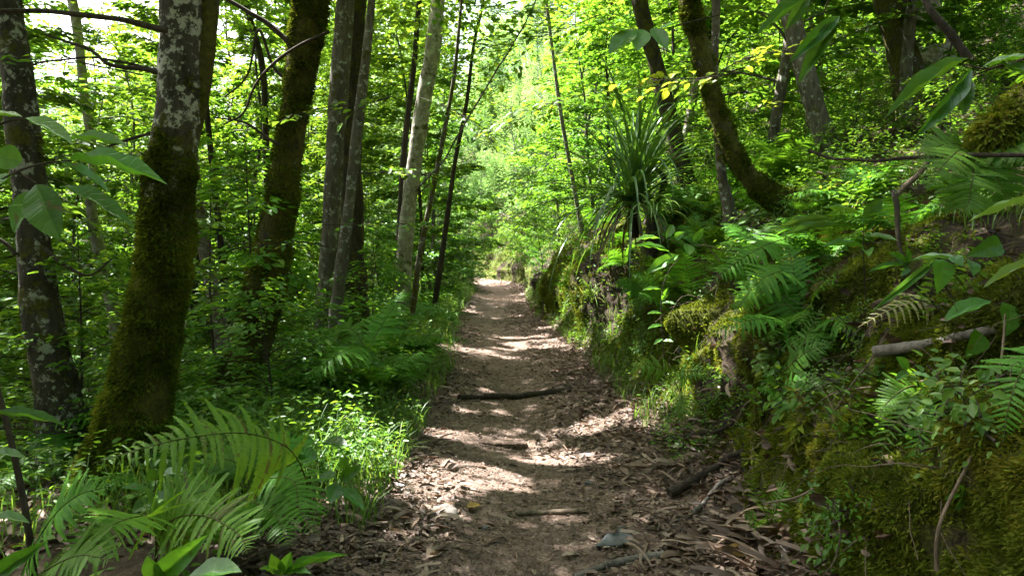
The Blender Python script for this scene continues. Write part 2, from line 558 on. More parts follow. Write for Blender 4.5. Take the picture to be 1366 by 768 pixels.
# ---------------------------------------------------------------- terrain: one swept surface, split into path, bank and two floors
KU = np.array([-12, -9, -7, -5, -3.5, -2.4, -1.5, -1, 0, 1, 1.5, 2, 3, 4, 5, 6, 7, 9, 11, 13, 15.])
KD = np.array([-70, -25, -10, -5, -3, -2, -1.35, -.95, 0, .90, 1.08, 1.20, 1.32, 1.56, 1.95, 2.65, 3.8, 7, 14, 30, 65.])
KZ = np.array([-10, -4.4, -1.7, -.5, .0, .18, .22, .12, 0, .12, .27, .55, 1.0, 1.45, 1.80, 2.06, 2.45, 3.9, 7.4, 16, 34.])
_uf = np.linspace(-12, 15, 5401)
_k = np.hanning(61); _k /= _k.sum()
def _sm(a):
    return np.convolve(np.pad(a, 30, mode='edge'), _k, mode='valid')
DF, ZF = _sm(np.interp(_uf, KU, KD)), _sm(np.interp(_uf, KU, KZ))
def cxp(Y):
    return np.interp(Y, [-20, 0, 6, 9.5, 12.5, 16, 22, 28, 32, 36, 41, 48, 60, 100], [.15, .15, .09, .08, -.08, -.38, -.5, -.45, -.6, -1.2, -3.0, -7, -15, -45])
BUMPS = []        # (u, v, su, sv, amplitude)
def surf(u, v):
    u = np.asarray(u, float); v = np.asarray(v, float)
    d = np.interp(u, _uf, DF); z = np.interp(u, _uf, ZF)
    e = .02
    dd = np.interp(u + e, _uf, DF) - np.interp(u - e, _uf, DF)
    dz = np.interp(u + e, _uf, ZF) - np.interp(u - e, _uf, ZF)
    ln = np.sqrt(dd ** 2 + dz ** 2) + 1e-9
    nx, nz = -dz / ln, dd / ln
    wav = .12 * vnoise(np.stack([v * .45, v * 0, v * 0], -1), 3)
    X = cxp(v) + d + wav * sstep(.6, 2.2, u) * sstep(14, 7, u) + .1 * vnoise(np.stack([v * .7, v * 0 + 9, v * 0], -1), 4) * sstep(-.6, -1.4, u)
    hs = 1 + .16 * vnoise(np.stack([v * .3, v * 0 + 3, v * 0], -1), 8) * sstep(1.2, 4, u) * sstep(12, 6, u)
    # the far end of the path closes against rising ground
    rise = np.clip(v - 44, 0, 20) * .12
    Z = z * hs + rise
    p = np.stack([X, v, Z], -1)
    face = sstep(1.3, 2.4, u) * sstep(9, 5.5, u)
    far = sstep(1.4, 1.0, np.abs(u))          # 1 on the path
    b = face * (.20 * fbm(p * np.array([1.2, 1.2, 1.5]), 21, 3) + .12 * fbm(p * 3.3, 22, 3) + .04 * fbm(p * 11, 23, 2))
    b = b + face * .34 * vnoise(np.stack([v * .62, v * 0 + 5, z * .25], -1), 24) * sstep(6.5, 9.5, v) * sstep(60, 40, v)
    lf = sstep(-.9, -1.6, u) + sstep(5.5, 9, u)
    b = b + lf * (.12 * fbm(p * .8, 31, 3) + .04 * fbm(p * 4, 32, 3))
    b = b + far * (.035 * fbm(p * np.array([1.1, 2.6, 1]), 41, 3) + .022 * vnoise(p * np.array([.8, 4.5, 1]), 44) + .007 * fbm(p * 18, 43, 2)) * 1.0
    edge = (1 - far) * (1 - face) * (1 - np.clip(lf, 0, 1))
    b = b + edge * (.05 * fbm(p * 2.5, 51, 3) + .012 * fbm(p * 14, 52, 2))
    for (bu, bv, su, sv, am) in BUMPS:
        b = b + am * np.exp(-((u - bu) / su) ** 2 - ((v - bv) / sv) ** 2)
    return np.stack([X + nx * b, v, Z + nz * b], -1)

def surf_n(u, v):
    e = .03
    a = surf(u + e, v) - surf(u - e, v)
    c = surf(u, v + e) - surf(u, v - e)
    n = np.cross(a, c)
    return unit(n)

def gz(X, Y):
    """ground height at X, Y away from the steep face"""
    us = np.interp(X - cxp(Y), DF, _uf)
    if _ZT is None:
        return float(surf(np.array([us]), np.array([float(Y)]))[0, 2])
    a = np.clip((us + 12) / 27 * 539, 0, 538.999); b = np.clip((Y + 2) / 112 * 459, 0, 458.999)
    i, j = int(a), int(b); fa, fb = a - i, b - j
    z = _ZT
    return float((z[i, j] * (1 - fa) + z[i + 1, j] * fa) * (1 - fb) + (z[i, j + 1] * (1 - fa) + z[i + 1, j + 1] * fa) * fb)
_ZT = None

# first coarse pass to translate photo pixels into places on the surface
_gu = np.concatenate([np.linspace(-7, -1, 90), np.linspace(-1, 1, 50), np.linspace(1, 7, 260), np.linspace(7, 11, 60)])
_gv = np.exp(np.linspace(math.log(1.4), math.log(46), 420))
GU, GV = np.meshgrid(_gu, _gv, indexing='ij')
def rebuild_lookup():
    global GP, GX, GY, GD
    GP = surf(GU, GV)
    GX, GY, GD = project(GP)
def pick(px, py):
    r2 = (GX - px) ** 2 + (GY - py) ** 2
    k = 5.0
    while True:
        ok = r2 < k * k
        if ok.any() or k > 200: break
        k *= 1.6
    d = np.where(ok, GD, 1e9)
    i = np.unravel_index(np.argmin(d), d.shape)
    return float(GU[i]), float(GV[i]), GP[i].copy()
rebuild_lookup()
for (px, py, su, sv, am) in [
        (1245, 320, .55, .22, -.34), (1100, 480, .5, .22, -.26), (1310, 470, .3, .2, -.18), (985, 340, .5, .35, -.25),
        (1190, 585, .35, .15, -.16), (905, 545, .25, .3, -.1), (830, 430, .9, .6, -.3), (715, 350, .8, 2.0, -.3), (760, 480, .3, .5, -.1),
        (1030, 440, .9, .14, .2), (1100, 260, .6, .3, .20), (925, 440, .4, .22, .24), (780, 370, .8, .6, .25),
        (1130, 640, .4, .25, .12), (690, 325, .9, 2.0, .3), (940, 510, .35, .25, .12)]:
    u, v, _ = pick(px, py)
    BUMPS.append((u, v, su, sv, am))
rebuild_lookup()

_ZT = surf(*np.meshgrid(np.linspace(-12, 15, 540), np.linspace(-2, 110, 460), indexing='ij'))[..., 2]

def moss_amount(u, p):
    m = .60 + .75 * fbm(p * np.array([1.6, 1.6, 1.1]), 61, 3) + .2 * fbm(p * 7, 62, 2)
    return m * sstep(1.02, 1.5, u) * (1 - .45 * sstep(5.5, 7.5, u)) + .25 * sstep(-1.3, -2, u)

def sheet(name, us, vs, mat, label=None):
    U, V = np.meshgrid(us, vs, indexing='ij')
    p = surf(U, V)
    t = moss_amount(U, p)
    i = np.arange(U.size).reshape(U.shape)
    f = np.stack([i[:-1, :-1], i[1:, :-1], i[1:, 1:], i[:-1, 1:]], -1).reshape(-1, 4)
    g = Geo(); g.add(p.reshape(-1, 3), f, t.ravel())
    return tag(g.build(name, mat), kind='structure')
VS = np.concatenate([np.linspace(-25, 1.2, 40)[:-1], np.exp(np.linspace(math.log(1.2), math.log(110), 640))])
sheet('path', np.linspace(-1.15, 1.3, 110), VS, M['path'])
sheet('earth_bank', np.concatenate([np.linspace(1.3, 6, 200), np.linspace(6, 7.5, 24)[1:]]), VS, M['bank'])
VC = np.concatenate([np.linspace(-25, 1.2, 20)[:-1], np.exp(np.linspace(math.log(1.2), math.log(110), 300))])
def floor_us(a, b, n): return np.linspace(a, b, n)
sheet('forest_floor', np.concatenate([np.linspace(-12, -5, 50), np.linspace(-5, -1.15, 90)[1:]]), VS, M['floor'])
sheet('hillside', np.linspace(7.5, 15, 70), VS, M['floor'])

# ---------------------------------------------------------------- light gaps: rays of sun that reach these places
GAPS = []
def gap_px(px, py, r):
    GAPS.append((pick(px, py)[2], r * (1.25 if py > 500 else 1.1)))
for a in [(480, 655, .22), (520, 645, .2), (560, 638, .2), (600, 632, .24), (650, 630, .24), (695, 624, .22), (735, 605, .24), (715, 590, .16),
          (765, 572, .18), (800, 560, .16), (835, 548, .16), (860, 562, .14), (600, 575, .12), (640, 577, .16), (670, 547, .1), (570, 572, .1),
          (690, 575, .12), (590, 682, .11), (565, 712, .07), (755, 690, .07), (860, 625, .08), (610, 462, .26), (650, 464, .3), (695, 459, .3), (730, 450, .26),
          (640, 442, .15), (655, 420, .3), (690, 418, .25), (700, 405, .3), (655, 402, .4), (670, 391, .6), (680, 382, 1.0), (660, 372, 1.5), (650, 512, .12), (620, 545, .1),
          (450, 575, .14), (470, 600, .12), (590, 420, .3), (560, 430, .25), (615, 385, .5), (520, 560, .1), (590, 400, .4), (545, 445, .2),
          (920, 430, .3), (900, 455, .2), (960, 470, .2), (1000, 400, .2), (850, 492, .14), (890, 520, .12), (870, 545, .12), (1130, 550, .05), (1285, 720, .07), (1110, 690, .05),
          (690, 360, .6), (745, 402, .4), (780, 440, .3), (820, 400, .3), (735, 430, .3), (765, 415, .35), (800, 380, .35), (720, 400, .35), (830, 340, .3), (1000, 340, .18), (1050, 400, .12), (1030, 460, .1), (980, 420, .15), (1190, 300, .12), (1080, 620, .08), (1240, 540, .1), (1330, 700, .05), (820, 440, .2), (885, 420, .15), (1345, 160, .1), (700, 340, .8), (770, 330, .4), (720, 380, .4), (1085, 255, .1)]:
    gap_px(*a)
for a in [(870, 115, 5.2, .35), (1010, 78, 6.0, .3), (900, 105, 5.0, .2), (840, 300, 10, .5), (130, 350, 12, 1.0), (560, 200, 14, .5), (885, 400, 6.2, .18),
          (450, 560, 4.8, .25), (870, 50, 3.5, .12), (960, 200, 6.5, .12), (240, 60, 4.2, .1), (570, 60, 13, .6), (440, 330, 10, .3), (640, 250, 22, 1.5), (560, 330, 20, 1.0)]:
    GAPS.append((P(*a[:3]), a[3]))
GC = np.array([g[0] for g in GAPS]); GR = np.array([g[1] for g in GAPS])
def lit_keep(p):
    """False for leaves whose shadow would fall on a sunny patch"""
    keep = np.ones(len(p), bool)
    # perpendicular basis to the sun
    a = unit(np.cross(SUN, [0, 0, 1.0])); b = np.cross(SUN, a)
    pa, pb, ps = p @ a, p @ b, p @ SUN
    for c, r in zip(GC, GR):
        da, db = pa - c @ a, pb - c @ b
        ang = np.arctan2(db, da)
        rr = r * (.95 + .35 * np.sin(ang * 3 + c[1] * 7) + .2 * np.sin(ang * 5 + c[0] * 9))
        keep &= ~((da ** 2 + db ** 2 < rr ** 2) & (ps > c @ SUN + .4))
    return keep

# ---------------------------------------------------------------- big hand-placed trees
def spec_pts(spec, Y, lean=0.0):
    pts = np.array([P(a, b, Y) for a, b, w in spec])
    rad = np.array([w * .43 * Y / F_PX for a, b, w in spec])
    return pts, rad

CROWN_JOBS = []      # (root, crown centre, radius, base)
def moss_fuzz(v, dirs, tint, dens, rngl, size=.03, area_bias=None):
    """tiny sprigs standing off a trunk surface"""
    K, S, _ = v.shape
    k = rngl.integers(0, K - 1, dens * 2); s = rngl.integers(0, S, dens * 2)
    fr = rngl.random((dens * 2, 1)); fs = rngl.random((dens * 2, 1))
    s2 = (s + 1) % S
    p = (v[k, s] * (1 - fr) + v[k + 1, s] * fr) * (1 - fs) + (v[k, s2] * (1 - fr) + v[k + 1, s2] * fr) * fs
    d = unit(dirs[k, s] * (1 - fs) + dirs[k, s2] * fs)
    m = tint[k] + .9 * fbm(p * np.array([5, 5, 3.2]), 71, 4)
    ok = m > .5 + .3 * rngl.random(dens * 2)
    p, d = p[ok][:dens], d[ok][:dens]
    n = len(p)
    axis = unit(d * .8 + rngl.normal(0, .35, (n, 3)) + np.array([0, 0, -.45]))
    L = size * rngl.uniform(.5, 1.5, n)
    t = np.clip(.5 + .5 * fbm(p * 3.3, 73, 3) + .3 * fbm(p * 13, 74, 2) + rngl.normal(0, .15, n), 0, 1)
    L = L * (1 + .7 * fbm(p * 8, 75, 2))
    return p - d * .004, axis, rngl.normal(0, 1, (n, 3)), L, t

def big_tree(spec, Y, mat, label, moss=0.0, moss_top=None, topH=9.0, name='forest_tree', limbs=(), fuzz=0, crown=None, sides=22, fork=(), flare=1.2, knobs=(), group=None, lean_y=0.0):
    pts, rad = spec_pts(spec, Y)
    if fuzz: rad = np.maximum(rad - .016, rad * .7)
    pts[:, 1] += lean_y * (pts[:, 2] - pts[-1, 2])
    # order is top to bottom: flip to bottom-up, root it in the ground
    pts, rad = pts[::-1], rad[::-1]
    gz0 = gz(pts[0, 0], pts[0, 1])
    base = np.array([pts[0, 0], pts[0, 1], min(gz0, pts[0, 2] + .4)])
    dirn = unit(pts[0] - pts[1])
    low = pts[0] + dirn * max(.0, (pts[0, 2] - base[2]) / max(-dirn[2], .3))
    low[2] = base[2]
    P0 = [low + np.array([0, 0, -.35]), low + np.array([0, 0, .02])]
    R0 = [rad[0] * flare * 1.25, rad[0] * flare]
    up = unit(pts[-1] - pts[-2]) * .75 + np.array([0, 0, .25]); up = unit(up)
    ext = []
    while (pts[-1] + up * len(ext))[2] < topH and len(ext) < 14:
        ext.append(pts[-1] + up * (len(ext) + 1) + rng.normal(0, .06, 3))
    er = [rad[-1] * (1 - .075 * (i + 1)) for i in range(len(ext))]
    keep = [i for i in range(len(pts)) if pts[i, 2] > base[2] + .12]
    allp = np.vstack([P0, pts[keep]] + ([ext] if ext else []))
    allr = np.concatenate([R0, rad[keep], np.maximum(er, .02)])
    dense = smooth(np.column_stack([allp, allr]), 40 + 12 * len(allp))
    pp, rr = dense[:, :3], np.maximum(dense[:, 3], .008)
    zz = pp[:, 2] - base[2]
    mt = moss_top if moss_top is not None else 99
    tint = moss * (1 - sstep(mt - .9, mt + .8, zz))
    root = thing(name, base, label, 'tree', group)
    g = Geo()
    for (kx, ky, kr, amt) in knobs:      # knots and burrs
        c = P(kx, ky, Y)
        tube(g, smooth(np.array([c + np.array([0, .10, -1.6 * kr]), c + np.array([0, .04, -.4 * kr]), c, c + np.array([0, .08, kr])]), 14), smooth(np.array([[.2], [.9], [1.0], [.3]]), 14)[:, 0] * kr, 14, float(moss), .5, 3, 14)
    v, dirs = tube(g, pp, rr, sides, tint, .13, int(abs(base[0]) * 31 + base[1] * 7), 5.0)
    for (fp, fY) in fork:
        fpts, fr = spec_pts(fp, fY)
        fp2 = smooth(np.column_stack([fpts[::-1], fr[::-1]]), 40)
        fv, fd = tube(g, fp2[:, :3], fp2[:, 3], 14, moss * .9, .1, 5, 5.0)
    trunk = g.build('trunk', mat, root, base)
    reg(root, trunk)
    for (lp, lY, w0, w1) in limbs:
        lg = Geo()
        lpts = smooth(np.array([P(a[0], a[1], lY + (a[2] if len(a) > 2 else 0)) for a in lp]), 12 * len(lp))
        lpts = lpts + fbm(lpts * 3, 5, 2)[:, None] * np.array([0, .03, .03])
        tube(lg, lpts, np.linspace(w0, w1, len(lpts)) * .5 * lY / F_PX, 7, .1, .15, 9, 9)
        reg(root, lg.build('limb', M['twig'], root, base))
    if fuzz:
        r2 = np.random.default_rng(int(fuzz + base[1] * 10))
        vis = np.where((pp[:, 2] < 4.2))[0]
        k0, k1 = vis[0], vis[-1]
        p_, ax, nn, L, t = moss_fuzz(v[k0:k1], dirs[k0:k1], tint[k0:k1], fuzz, r2)
        mg = Geo()
        leaves(mg, p_, ax, nn, L, L * .35, DIA, t)
        mo = mg.build('moss', M['moss'], root, base)
        mo['kind'] = 'stuff'
        reg(root, mo)
    if crown:
        CROWN_JOBS.append((root, np.array(crown[:3], float), crown[3], base))
        # limbs reaching into the crown
        lg = Geo()
        tip = pp[-1]
        made = 0
        for q in range(60):
            if made >= 6: break
            a = rng.uniform(0, 6.28)
            st = pp[int(len(pp) * rng.uniform(.72, .98))]
            en = np.array(crown[:3]) + np.array([math.cos(a), math.sin(a), rng.uniform(-.3, .6)]) * crown[3] * .7
            c_ = smooth([st, st * .5 + en * .5 + np.array([0, 0, .5]), en], 14)
            if q < 50 and not lit_keep(smooth(c_, 40)).all(): continue
            made += 1
            tube(lg, c_, np.linspace(.05, .01, 14), 7, .1, .1, q)
        if made: reg(root, lg.build('limb', M['twig'], root, base))
    return root

big_tree([(10, -10, 44), (26, 120, 50), (38, 240, 52), (46, 330, 56), (58, 430, 62), (78, 530, 76), (98, 625, 92)], 5.2, M['bark_fleck'],
         'dark trunk with white lichen patches at the far left edge of the photo', moss=.32, crown=(-5.5, 6, 9, 3.8), fuzz=5000, topH=9,
         limbs=[([(60, 330), (110, 370), (150, 345)], 5.0, 6, 2), ([(20, 340), (5, 322), (-30, 300)], 5.1, 7, 4)])
big_tree([(243, -10, 72), (241, 70, 70), (238, 140, 72), (228, 215, 76), (224, 300, 80), (212, 390, 90), (196, 480, 98), (178, 570, 108), (160, 640, 122)], 4.3, M['bark_lichen'],
         'thick mossy trunk with pale lichen above and knots, rising behind the big fern frond', moss=.85, moss_top=2.1, fuzz=42000, crown=(-3.2, 7.5, 8.5, 3.5), sides=32,
         fork=[([(283, -60, 26), (277, 30, 30), (266, 110, 36), (250, 180, 40), (232, 260, 30)], 4.36)],
         knobs=[(225, 122, .055, 1), (224, 196, .05, 1), (246, 138, .05, 1), (236, 290, .055, 1)],
         limbs=[([(225, 40), (195, 34), (150, 24), (80, 18), (-20, 14)], 4.2, 9, 6), ([(225, 98), (200, 92), (150, 86), (120, 68), (60, 50)], 4.25, 8, 3), ([(225, 90), (205, 90), (140, 78), (60, 84), (40, 90)], 4.3, 4, 2),
                ([(230, 165), (205, 175), (150, 195), (110, 210)], 4.3, 6, 2)])
big_tree([(418, -10, 52), (404, 70, 52), (392, 160, 48), (380, 240, 52), (366, 320, 58), (350, 400, 66), (328, 480, 68), (306, 545, 78)], 6.4, M['bark_moss'],
         'dark mossy trunk leaning right, second thick tree from the left of the path', moss=.8, fuzz=26000, crown=(-1.5, 9.5, 9, 3.6), sides=26,
         limbs=[([(405, 80), (385, 60), (360, 35), (330, 15), (290, -10)], 6.3, 8, 5), ([(440, 40), (400, 60), (365, 85), (340, 115), (325, 150), (300, 165)], 6.0, 5, 2), ([(385, 200), (362, 188), (330, 165), (285, 155)], 6.3, 6, 2),
                ([(395, 110), (365, 90), (345, 40), (330, 100), (300, 130)], 6.6, 5, 2)])
mid = [
    ([(462, -10, 26), (455, 80, 28), (448, 180, 28), (442, 290, 28), (434, 400, 30), (430, 440, 34)], 9.5, 'bark_grey', 'grey slender trunk just right of the leaning mossy tree', .2),
    ([(474, -10, 34), (470, 100, 34), (468, 200, 34), (470, 300, 36), (472, 410, 44)], 11.0, 'bark_dark', 'thick dark trunk hidden behind two slender grey trunks', .4),
    ([(497, -10, 12), (488, 80, 15), (476, 180, 17), (464, 290, 18), (452, 380, 20), (446, 440, 22)], 8.8, 'bark_grey', 'thin brown-grey sapling trunk crossing in front of a dark trunk', .15),
    ([(586, -10, 22), (578, 60, 24), (566, 130, 24), (554, 210, 24), (544, 290, 24), (538, 360, 26)], 14.0, 'bark_pale', 'pale grey trunk leaning right, closest pale trunk to the path', .25),
    ([(560, -10, 8), (552, 90, 9), (540, 190, 10), (534, 290, 11), (530, 370, 12)], 15.0, 'bark_dark', 'thin dark trunk just left of the pale grey trunk', .2),
    ([(614, 20, 5), (606, 100, 6), (592, 180, 7), (576, 260, 8), (560, 340, 9), (552, 400, 10)], 12.0, 'bark_grey', 'very thin greenish stem right of the pale trunk', .5),
    ([(632, 60, 5), (622, 140, 6), (608, 210, 7), (598, 280, 8), (586, 365, 9)], 14.5, 'bark_dark', 'thin black stem nearest the left side of the far path', .1),
    ([(100, 20, 14), (112, 120, 13), (124, 210, 14), (122, 280, 16), (136, 350, 18), (152, 420, 18), (156, 480, 20)], 11.5, 'bark_pale', 'crooked sunlit pale trunk between the two left mossy trees', .05),
    ([(262, 250, 16), (272, 320, 20), (284, 390, 22), (300, 470, 26)], 9.5, 'bark_grey', 'dim trunk leaning left behind the thickest mossy tree', .3),
    ([(268, 60, 7), (280, 190, 9), (292, 300, 10), (302, 400, 11), (308, 450, 12)], 11.0, 'bark_dark', 'thin dark stem between the two mossy trees', .2),
    ([(332, 20, 9), (350, 90, 10), (354, 170, 10), (356, 260, 11), (350, 400, 12)], 13.0, 'bark_dark', 'thin wavering stem seen left of the leaning mossy trunk', .2),
    ([(852, -10, 24), (862, 40, 24), (876, 90, 24), (890, 145, 25), (902, 190, 26), (914, 235, 28)], 10.5, 'bark_dark', 'dark trunk above the spiky strap-leaved plant', .4),
    ([(1048, -10, 30), (1062, 50, 30), (1078, 110, 31), (1096, 170, 33), (1112, 218, 38)], 9.0, 'bark_grey', 'grey-brown trunk leaning left behind the mossy bank top', .15),
    ([(1185, -10, 44), (1196, 40, 44), (1210, 95, 44), (1222, 150, 48)], 9.5, 'bark_moss', 'stout mossy trunk with a pale flank on the right slope', .55),
    ([(1228, -10, 44), (1240, 40, 44), (1255, 95, 46), (1268, 140, 50)], 11.5, 'bark_pale', 'whitish trunk behind a black fallen branch at upper right', .1),
    ([(952, 120, 13), (958, 180, 14), (964, 240, 15), (970, 300, 17), (976, 335, 19)], 6.8, 'bark_grey', 'thin straight trunk in front of the curved mossy tree', .3),
    ([(728, -10, 5), (736, 60, 5), (748, 150, 6), (764, 240, 7)], 17.0, 'bark_grey', 'narrow dark trunk right of the bright gap over the path', .2),
    ([(955, -10, 12), (930, 100, 13), (915, 190, 14), (905, 240, 15)], 14.0, 'bark_grey', 'narrow trunk behind the dark trunk on the right slope', .2),
]
for spec, Y, mt, lab, ms in mid:
    pts, _ = spec_pts(spec, Y)
    big_tree(spec, Y, M[mt], lab, moss=ms, topH=10, sides=14, name='slender_tree' if spec[-1][2] < 24 else 'forest_tree', flare=1.2,
             crown=(pts[0, 0] + rng.normal(0, .5), Y + .5, 9.5, 2.8))
big_tree([(918, -10, 34), (928, 40, 34), (942, 95, 34), (956, 145, 33), (974, 195, 33), (1000, 236, 36), (1030, 262, 42), (1062, 284, 50)], 6.6, M['bark_moss'],
         'curved mossy trunk sweeping out of the bank top on the right', moss=.75, fuzz=16000, crown=(2.2, 8.5, 9, 3.4), sides=22, flare=1.15, name='forest_tree')

# crowns above the path: leaves placed to shade it, cleared over chosen sun patches
JR = np.array([[*j[1], j[2]] for j in CROWN_JOBS])
N = 300000
X0 = rng.uniform(-9, 9, N); Y0 = rng.uniform(0, 27, N); Zc = rng.uniform(5.2, 11.5, N)
pc = np.stack([X0, Y0, np.zeros(N)], -1) + SUN * ((Zc - 0) / SUN[2])[:, None]
# clumpy: keep where noise is high
cl = fbm(pc * np.array([.75, .75, .9]), 91, 3)
shade = np.maximum(sstep(3.2, 2.2, np.abs(X0 - .4) + .12 * np.maximum(Y0 - 12, 0)) * sstep(24, 19, Y0), .5 * sstep(.8, 1.6, X0) * sstep(6, 4.5, X0) * sstep(13, 9, Y0))
shade = np.maximum(shade, .25 * sstep(-1.8, -2.6, X0) * sstep(12, 9, Y0))
keep = (cl > np.where(rng.random(N) < shade, -.75, -.05 + .02 * Y0) + .2 * rng.random(N)) & (rng.random(N) < .45 + .55 * shade) & lit_keep(pc)

pc = pc[keep]
dist = ((pc[:, None, :2] - JR[None, :, :2]) ** 2).sum(-1)
own = dist.argmin(1)
for j, (root, c, r, base) in enumerate(CROWN_JOBS):
    q = pc[own == j]
    if len(q) < 30: continue
    n = len(q)
    g = Geo()
    a = rng.uniform(0, 2 * math.pi, n)
    d = np.stack([np.cos(a), np.sin(a), rng.normal(-.15, .25, n)], -1)
    nn = np.stack([rng.normal(0, .35, n), rng.normal(0, .35, n), np.ones(n)], -1)
    L = rng.uniform(.11, .19, n)
    leaves(g, q, d, nn, L, L * rng.uniform(.5, .75, n), DIA)
    reg(root, g.build('crown', M['canopy'], root, base))
#@@TREES
# ---------------------------------------------------------------- young leafy trees that fill the wood
def proto_tree(seed, H, nb, per, leafL, rtrunk, name='young_tree', mat='leaf', b0=.12, blen=1.7, bark='bark_grey', tmpl=LEAF, updroop=.0, vs=.035):
    r = np.random.default_rng(seed)
    root = thing(name, (0, 0, -100), 'young leafy tree', 'tree')
    z = np.linspace(0, H, 26)
    ph = r.uniform(0, 6, 4)
    px = .16 * np.sin(z * .7 + ph[0]) + .05 * np.sin(z * 1.9 + ph[1]) + r.normal(0, .05) * z
    py = .16 * np.sin(z * .6 + ph[2]) + .05 * np.sin(z * 2.1 + ph[3]) + r.normal(0, .05) * z
    px -= px[0]; py -= py[0]
    tp = np.stack([px, py, z - .15], -1)
    g = Geo()
    tube(g, tp, rtrunk * (1.05 - .9 * z / H), 9, .25, .08, seed)
    gl = Geo()
    for k in range(nb):
        h = H * (b0 + (1 - b0) * (k + r.random()) / nb) * .985
        i = min(int(h / H * 25), 24)
        b = tp[i] + (tp[i + 1] - tp[i]) * (h / H * 25 - i)
        az = k * 2.4 + r.normal(0, .4)
        ln = blen * (1.15 - .75 * (h / H)) * r.uniform(.55, 1.15)
        c = arc(b, az, ln, r.uniform(.15, .7), r.uniform(-.35, .1) + updroop, 10, r.normal(0, .4))
        tube(g, c, np.linspace(rtrunk * .28, .004, 11), 4, .15, cap=False)
        n = int(per * (.4 + .6 * ln / blen))
        # leaves ranged along flat side twigs
        t = r.uniform(.18, 1.0, n) ** .8
        x = np.clip(t * 10, 0, 9.999); ii = x.astype(int); fr = (x - ii)[:, None]
        bp = c[ii] * (1 - fr) + c[ii + 1] * fr
        tan = unit(c[ii + 1] - c[ii])
        sd = unit(np.cross(tan, [0, 0, 1.0]))
        sg = r.choice([-1, 1], n)[:, None]
        tw = unit(sd * sg + tan * .7)
        off = r.random(n) ** .8 * .42 * ln * (1.1 - .8 * t)
        off = np.round(off / .11) * .11 * .9 + r.normal(0, .015, n)
        pos = bp + tw * off[:, None] + np.stack([r.normal(0, .02, n), r.normal(0, .02, n), r.normal(0, vs, n) - off * .12], -1)
        d = unit(tw * .8 + tan * r.uniform(-.2, .6, (n, 1)) + sd * r.normal(0, .5, (n, 1)) + np.array([0, 0, -.22]))
        nn = np.stack([r.normal(0, .33, n), r.normal(0, .33, n), np.ones(n)], -1)
        L = leafL * r.uniform(.6, 1.25, n)
        tt = np.clip(r.normal(.45, .2, n) + .25 * (h / H - .4), 0, 1)
        leaves(gl, pos, d, nn, L, L * r.uniform(.48, .66, n), tmpl, tt)
    reg(root, g.build('trunk', M[bark], root), gl.build('crown', M[mat], root))
    return root

YT = [proto_tree(100 + k, H, nb, int(per * .75), lf * 1.5, rt, bark=bk) for k, (H, nb, per, lf, rt, bk) in enumerate([
    (6.5, 46, 150, .085, .045, 'bark_grey'), (8.5, 58, 150, .095, .06, 'bark_dark'), (5.0, 40, 140, .08, .03, 'bark_grey'),
    (9.5, 60, 160, .10, .07, 'bark_grey'), (7.0, 44, 130, .11, .05, 'bark_dark'), (4.0, 34, 130, .075, .024, 'bark_grey')])]
SH = [proto_tree(200 + k, H, nb, per, lf, rt, name='leafy_shrub', b0=.08, blen=bl, bark='twig') for k, (H, nb, per, lf, rt, bl) in enumerate([
    (1.5, 22, 60, .075, .012, .8), (1.0, 18, 50, .06, .009, .6), (2.2, 28, 70, .085, .016, 1.0), (.7, 16, 40, .05, .006, .5)])]
TT = [proto_tree(300 + k, H, nb, per, lf, rt, name='tall_tree', mat='canopy', b0=.35, blen=3.6, bark=bk, tmpl=DIA) for k, (H, nb, per, lf, rt, bk) in enumerate([
    (15, 70, 190, .17, .13, 'bark_grey'), (17, 74, 190, .18, .17, 'bark_dark'), (13, 60, 190, .16, .10, 'bark_pale')])]
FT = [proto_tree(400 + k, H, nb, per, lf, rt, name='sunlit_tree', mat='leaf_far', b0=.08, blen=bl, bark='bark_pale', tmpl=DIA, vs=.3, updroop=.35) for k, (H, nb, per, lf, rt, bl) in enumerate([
    (8, 60, 190, .14, .09, 2.6), (11, 70, 220, .15, .12, 3.2), (5, 46, 160, .12, .06, 2.0)])]
for t_ in SH:
    t_['category'] = 'shrub'
USED = set()
def put(proto, x, y, rz, sc, label, group, z=None, tilt=(0, 0)):
    zz = gz(x, y) if z is None else z
    if proto.name not in USED:
        USED.add(proto.name)
        proto.location = (x, y, zz); proto.rotation_euler = (tilt[0], tilt[1], rz); proto.scale = (sc,) * 3
        proto['label'] = label; proto['group'] = group
        return proto
    return dup(proto, (x, y, zz), rz, sc, label, group, tilt)

def sunray_clear(x, y, z, body, sc):
    """is the body of a tree at x, y clear of the sun's way to the sunny patches? body: (height, radius) samples"""
    for h, rad in body:
        c = np.array([x, y, z + h * sc])
        a = c - GC
        s = a @ SUN
        dd = np.linalg.norm(a - s[:, None] * SUN, axis=1)
        if ((dd < rad * sc + GR * .5) & (s > .4)).any(): return False
    return True
BODY_Y = [(1.5, .9), (3, .8), (4.5, .6), (6.5, .3)]
BODY_T = [(2, .1), (4, .1), (6, 1.6), (8, 1.6), (10, 1.4), (12, 1.0), (14, .6)]

placed = []
def far_enough(x, y, dmin):
    for (a, b) in placed:
        if (a - x) ** 2 + (b - y) ** 2 < dmin * dmin: return False
    placed.append((x, y)); return True

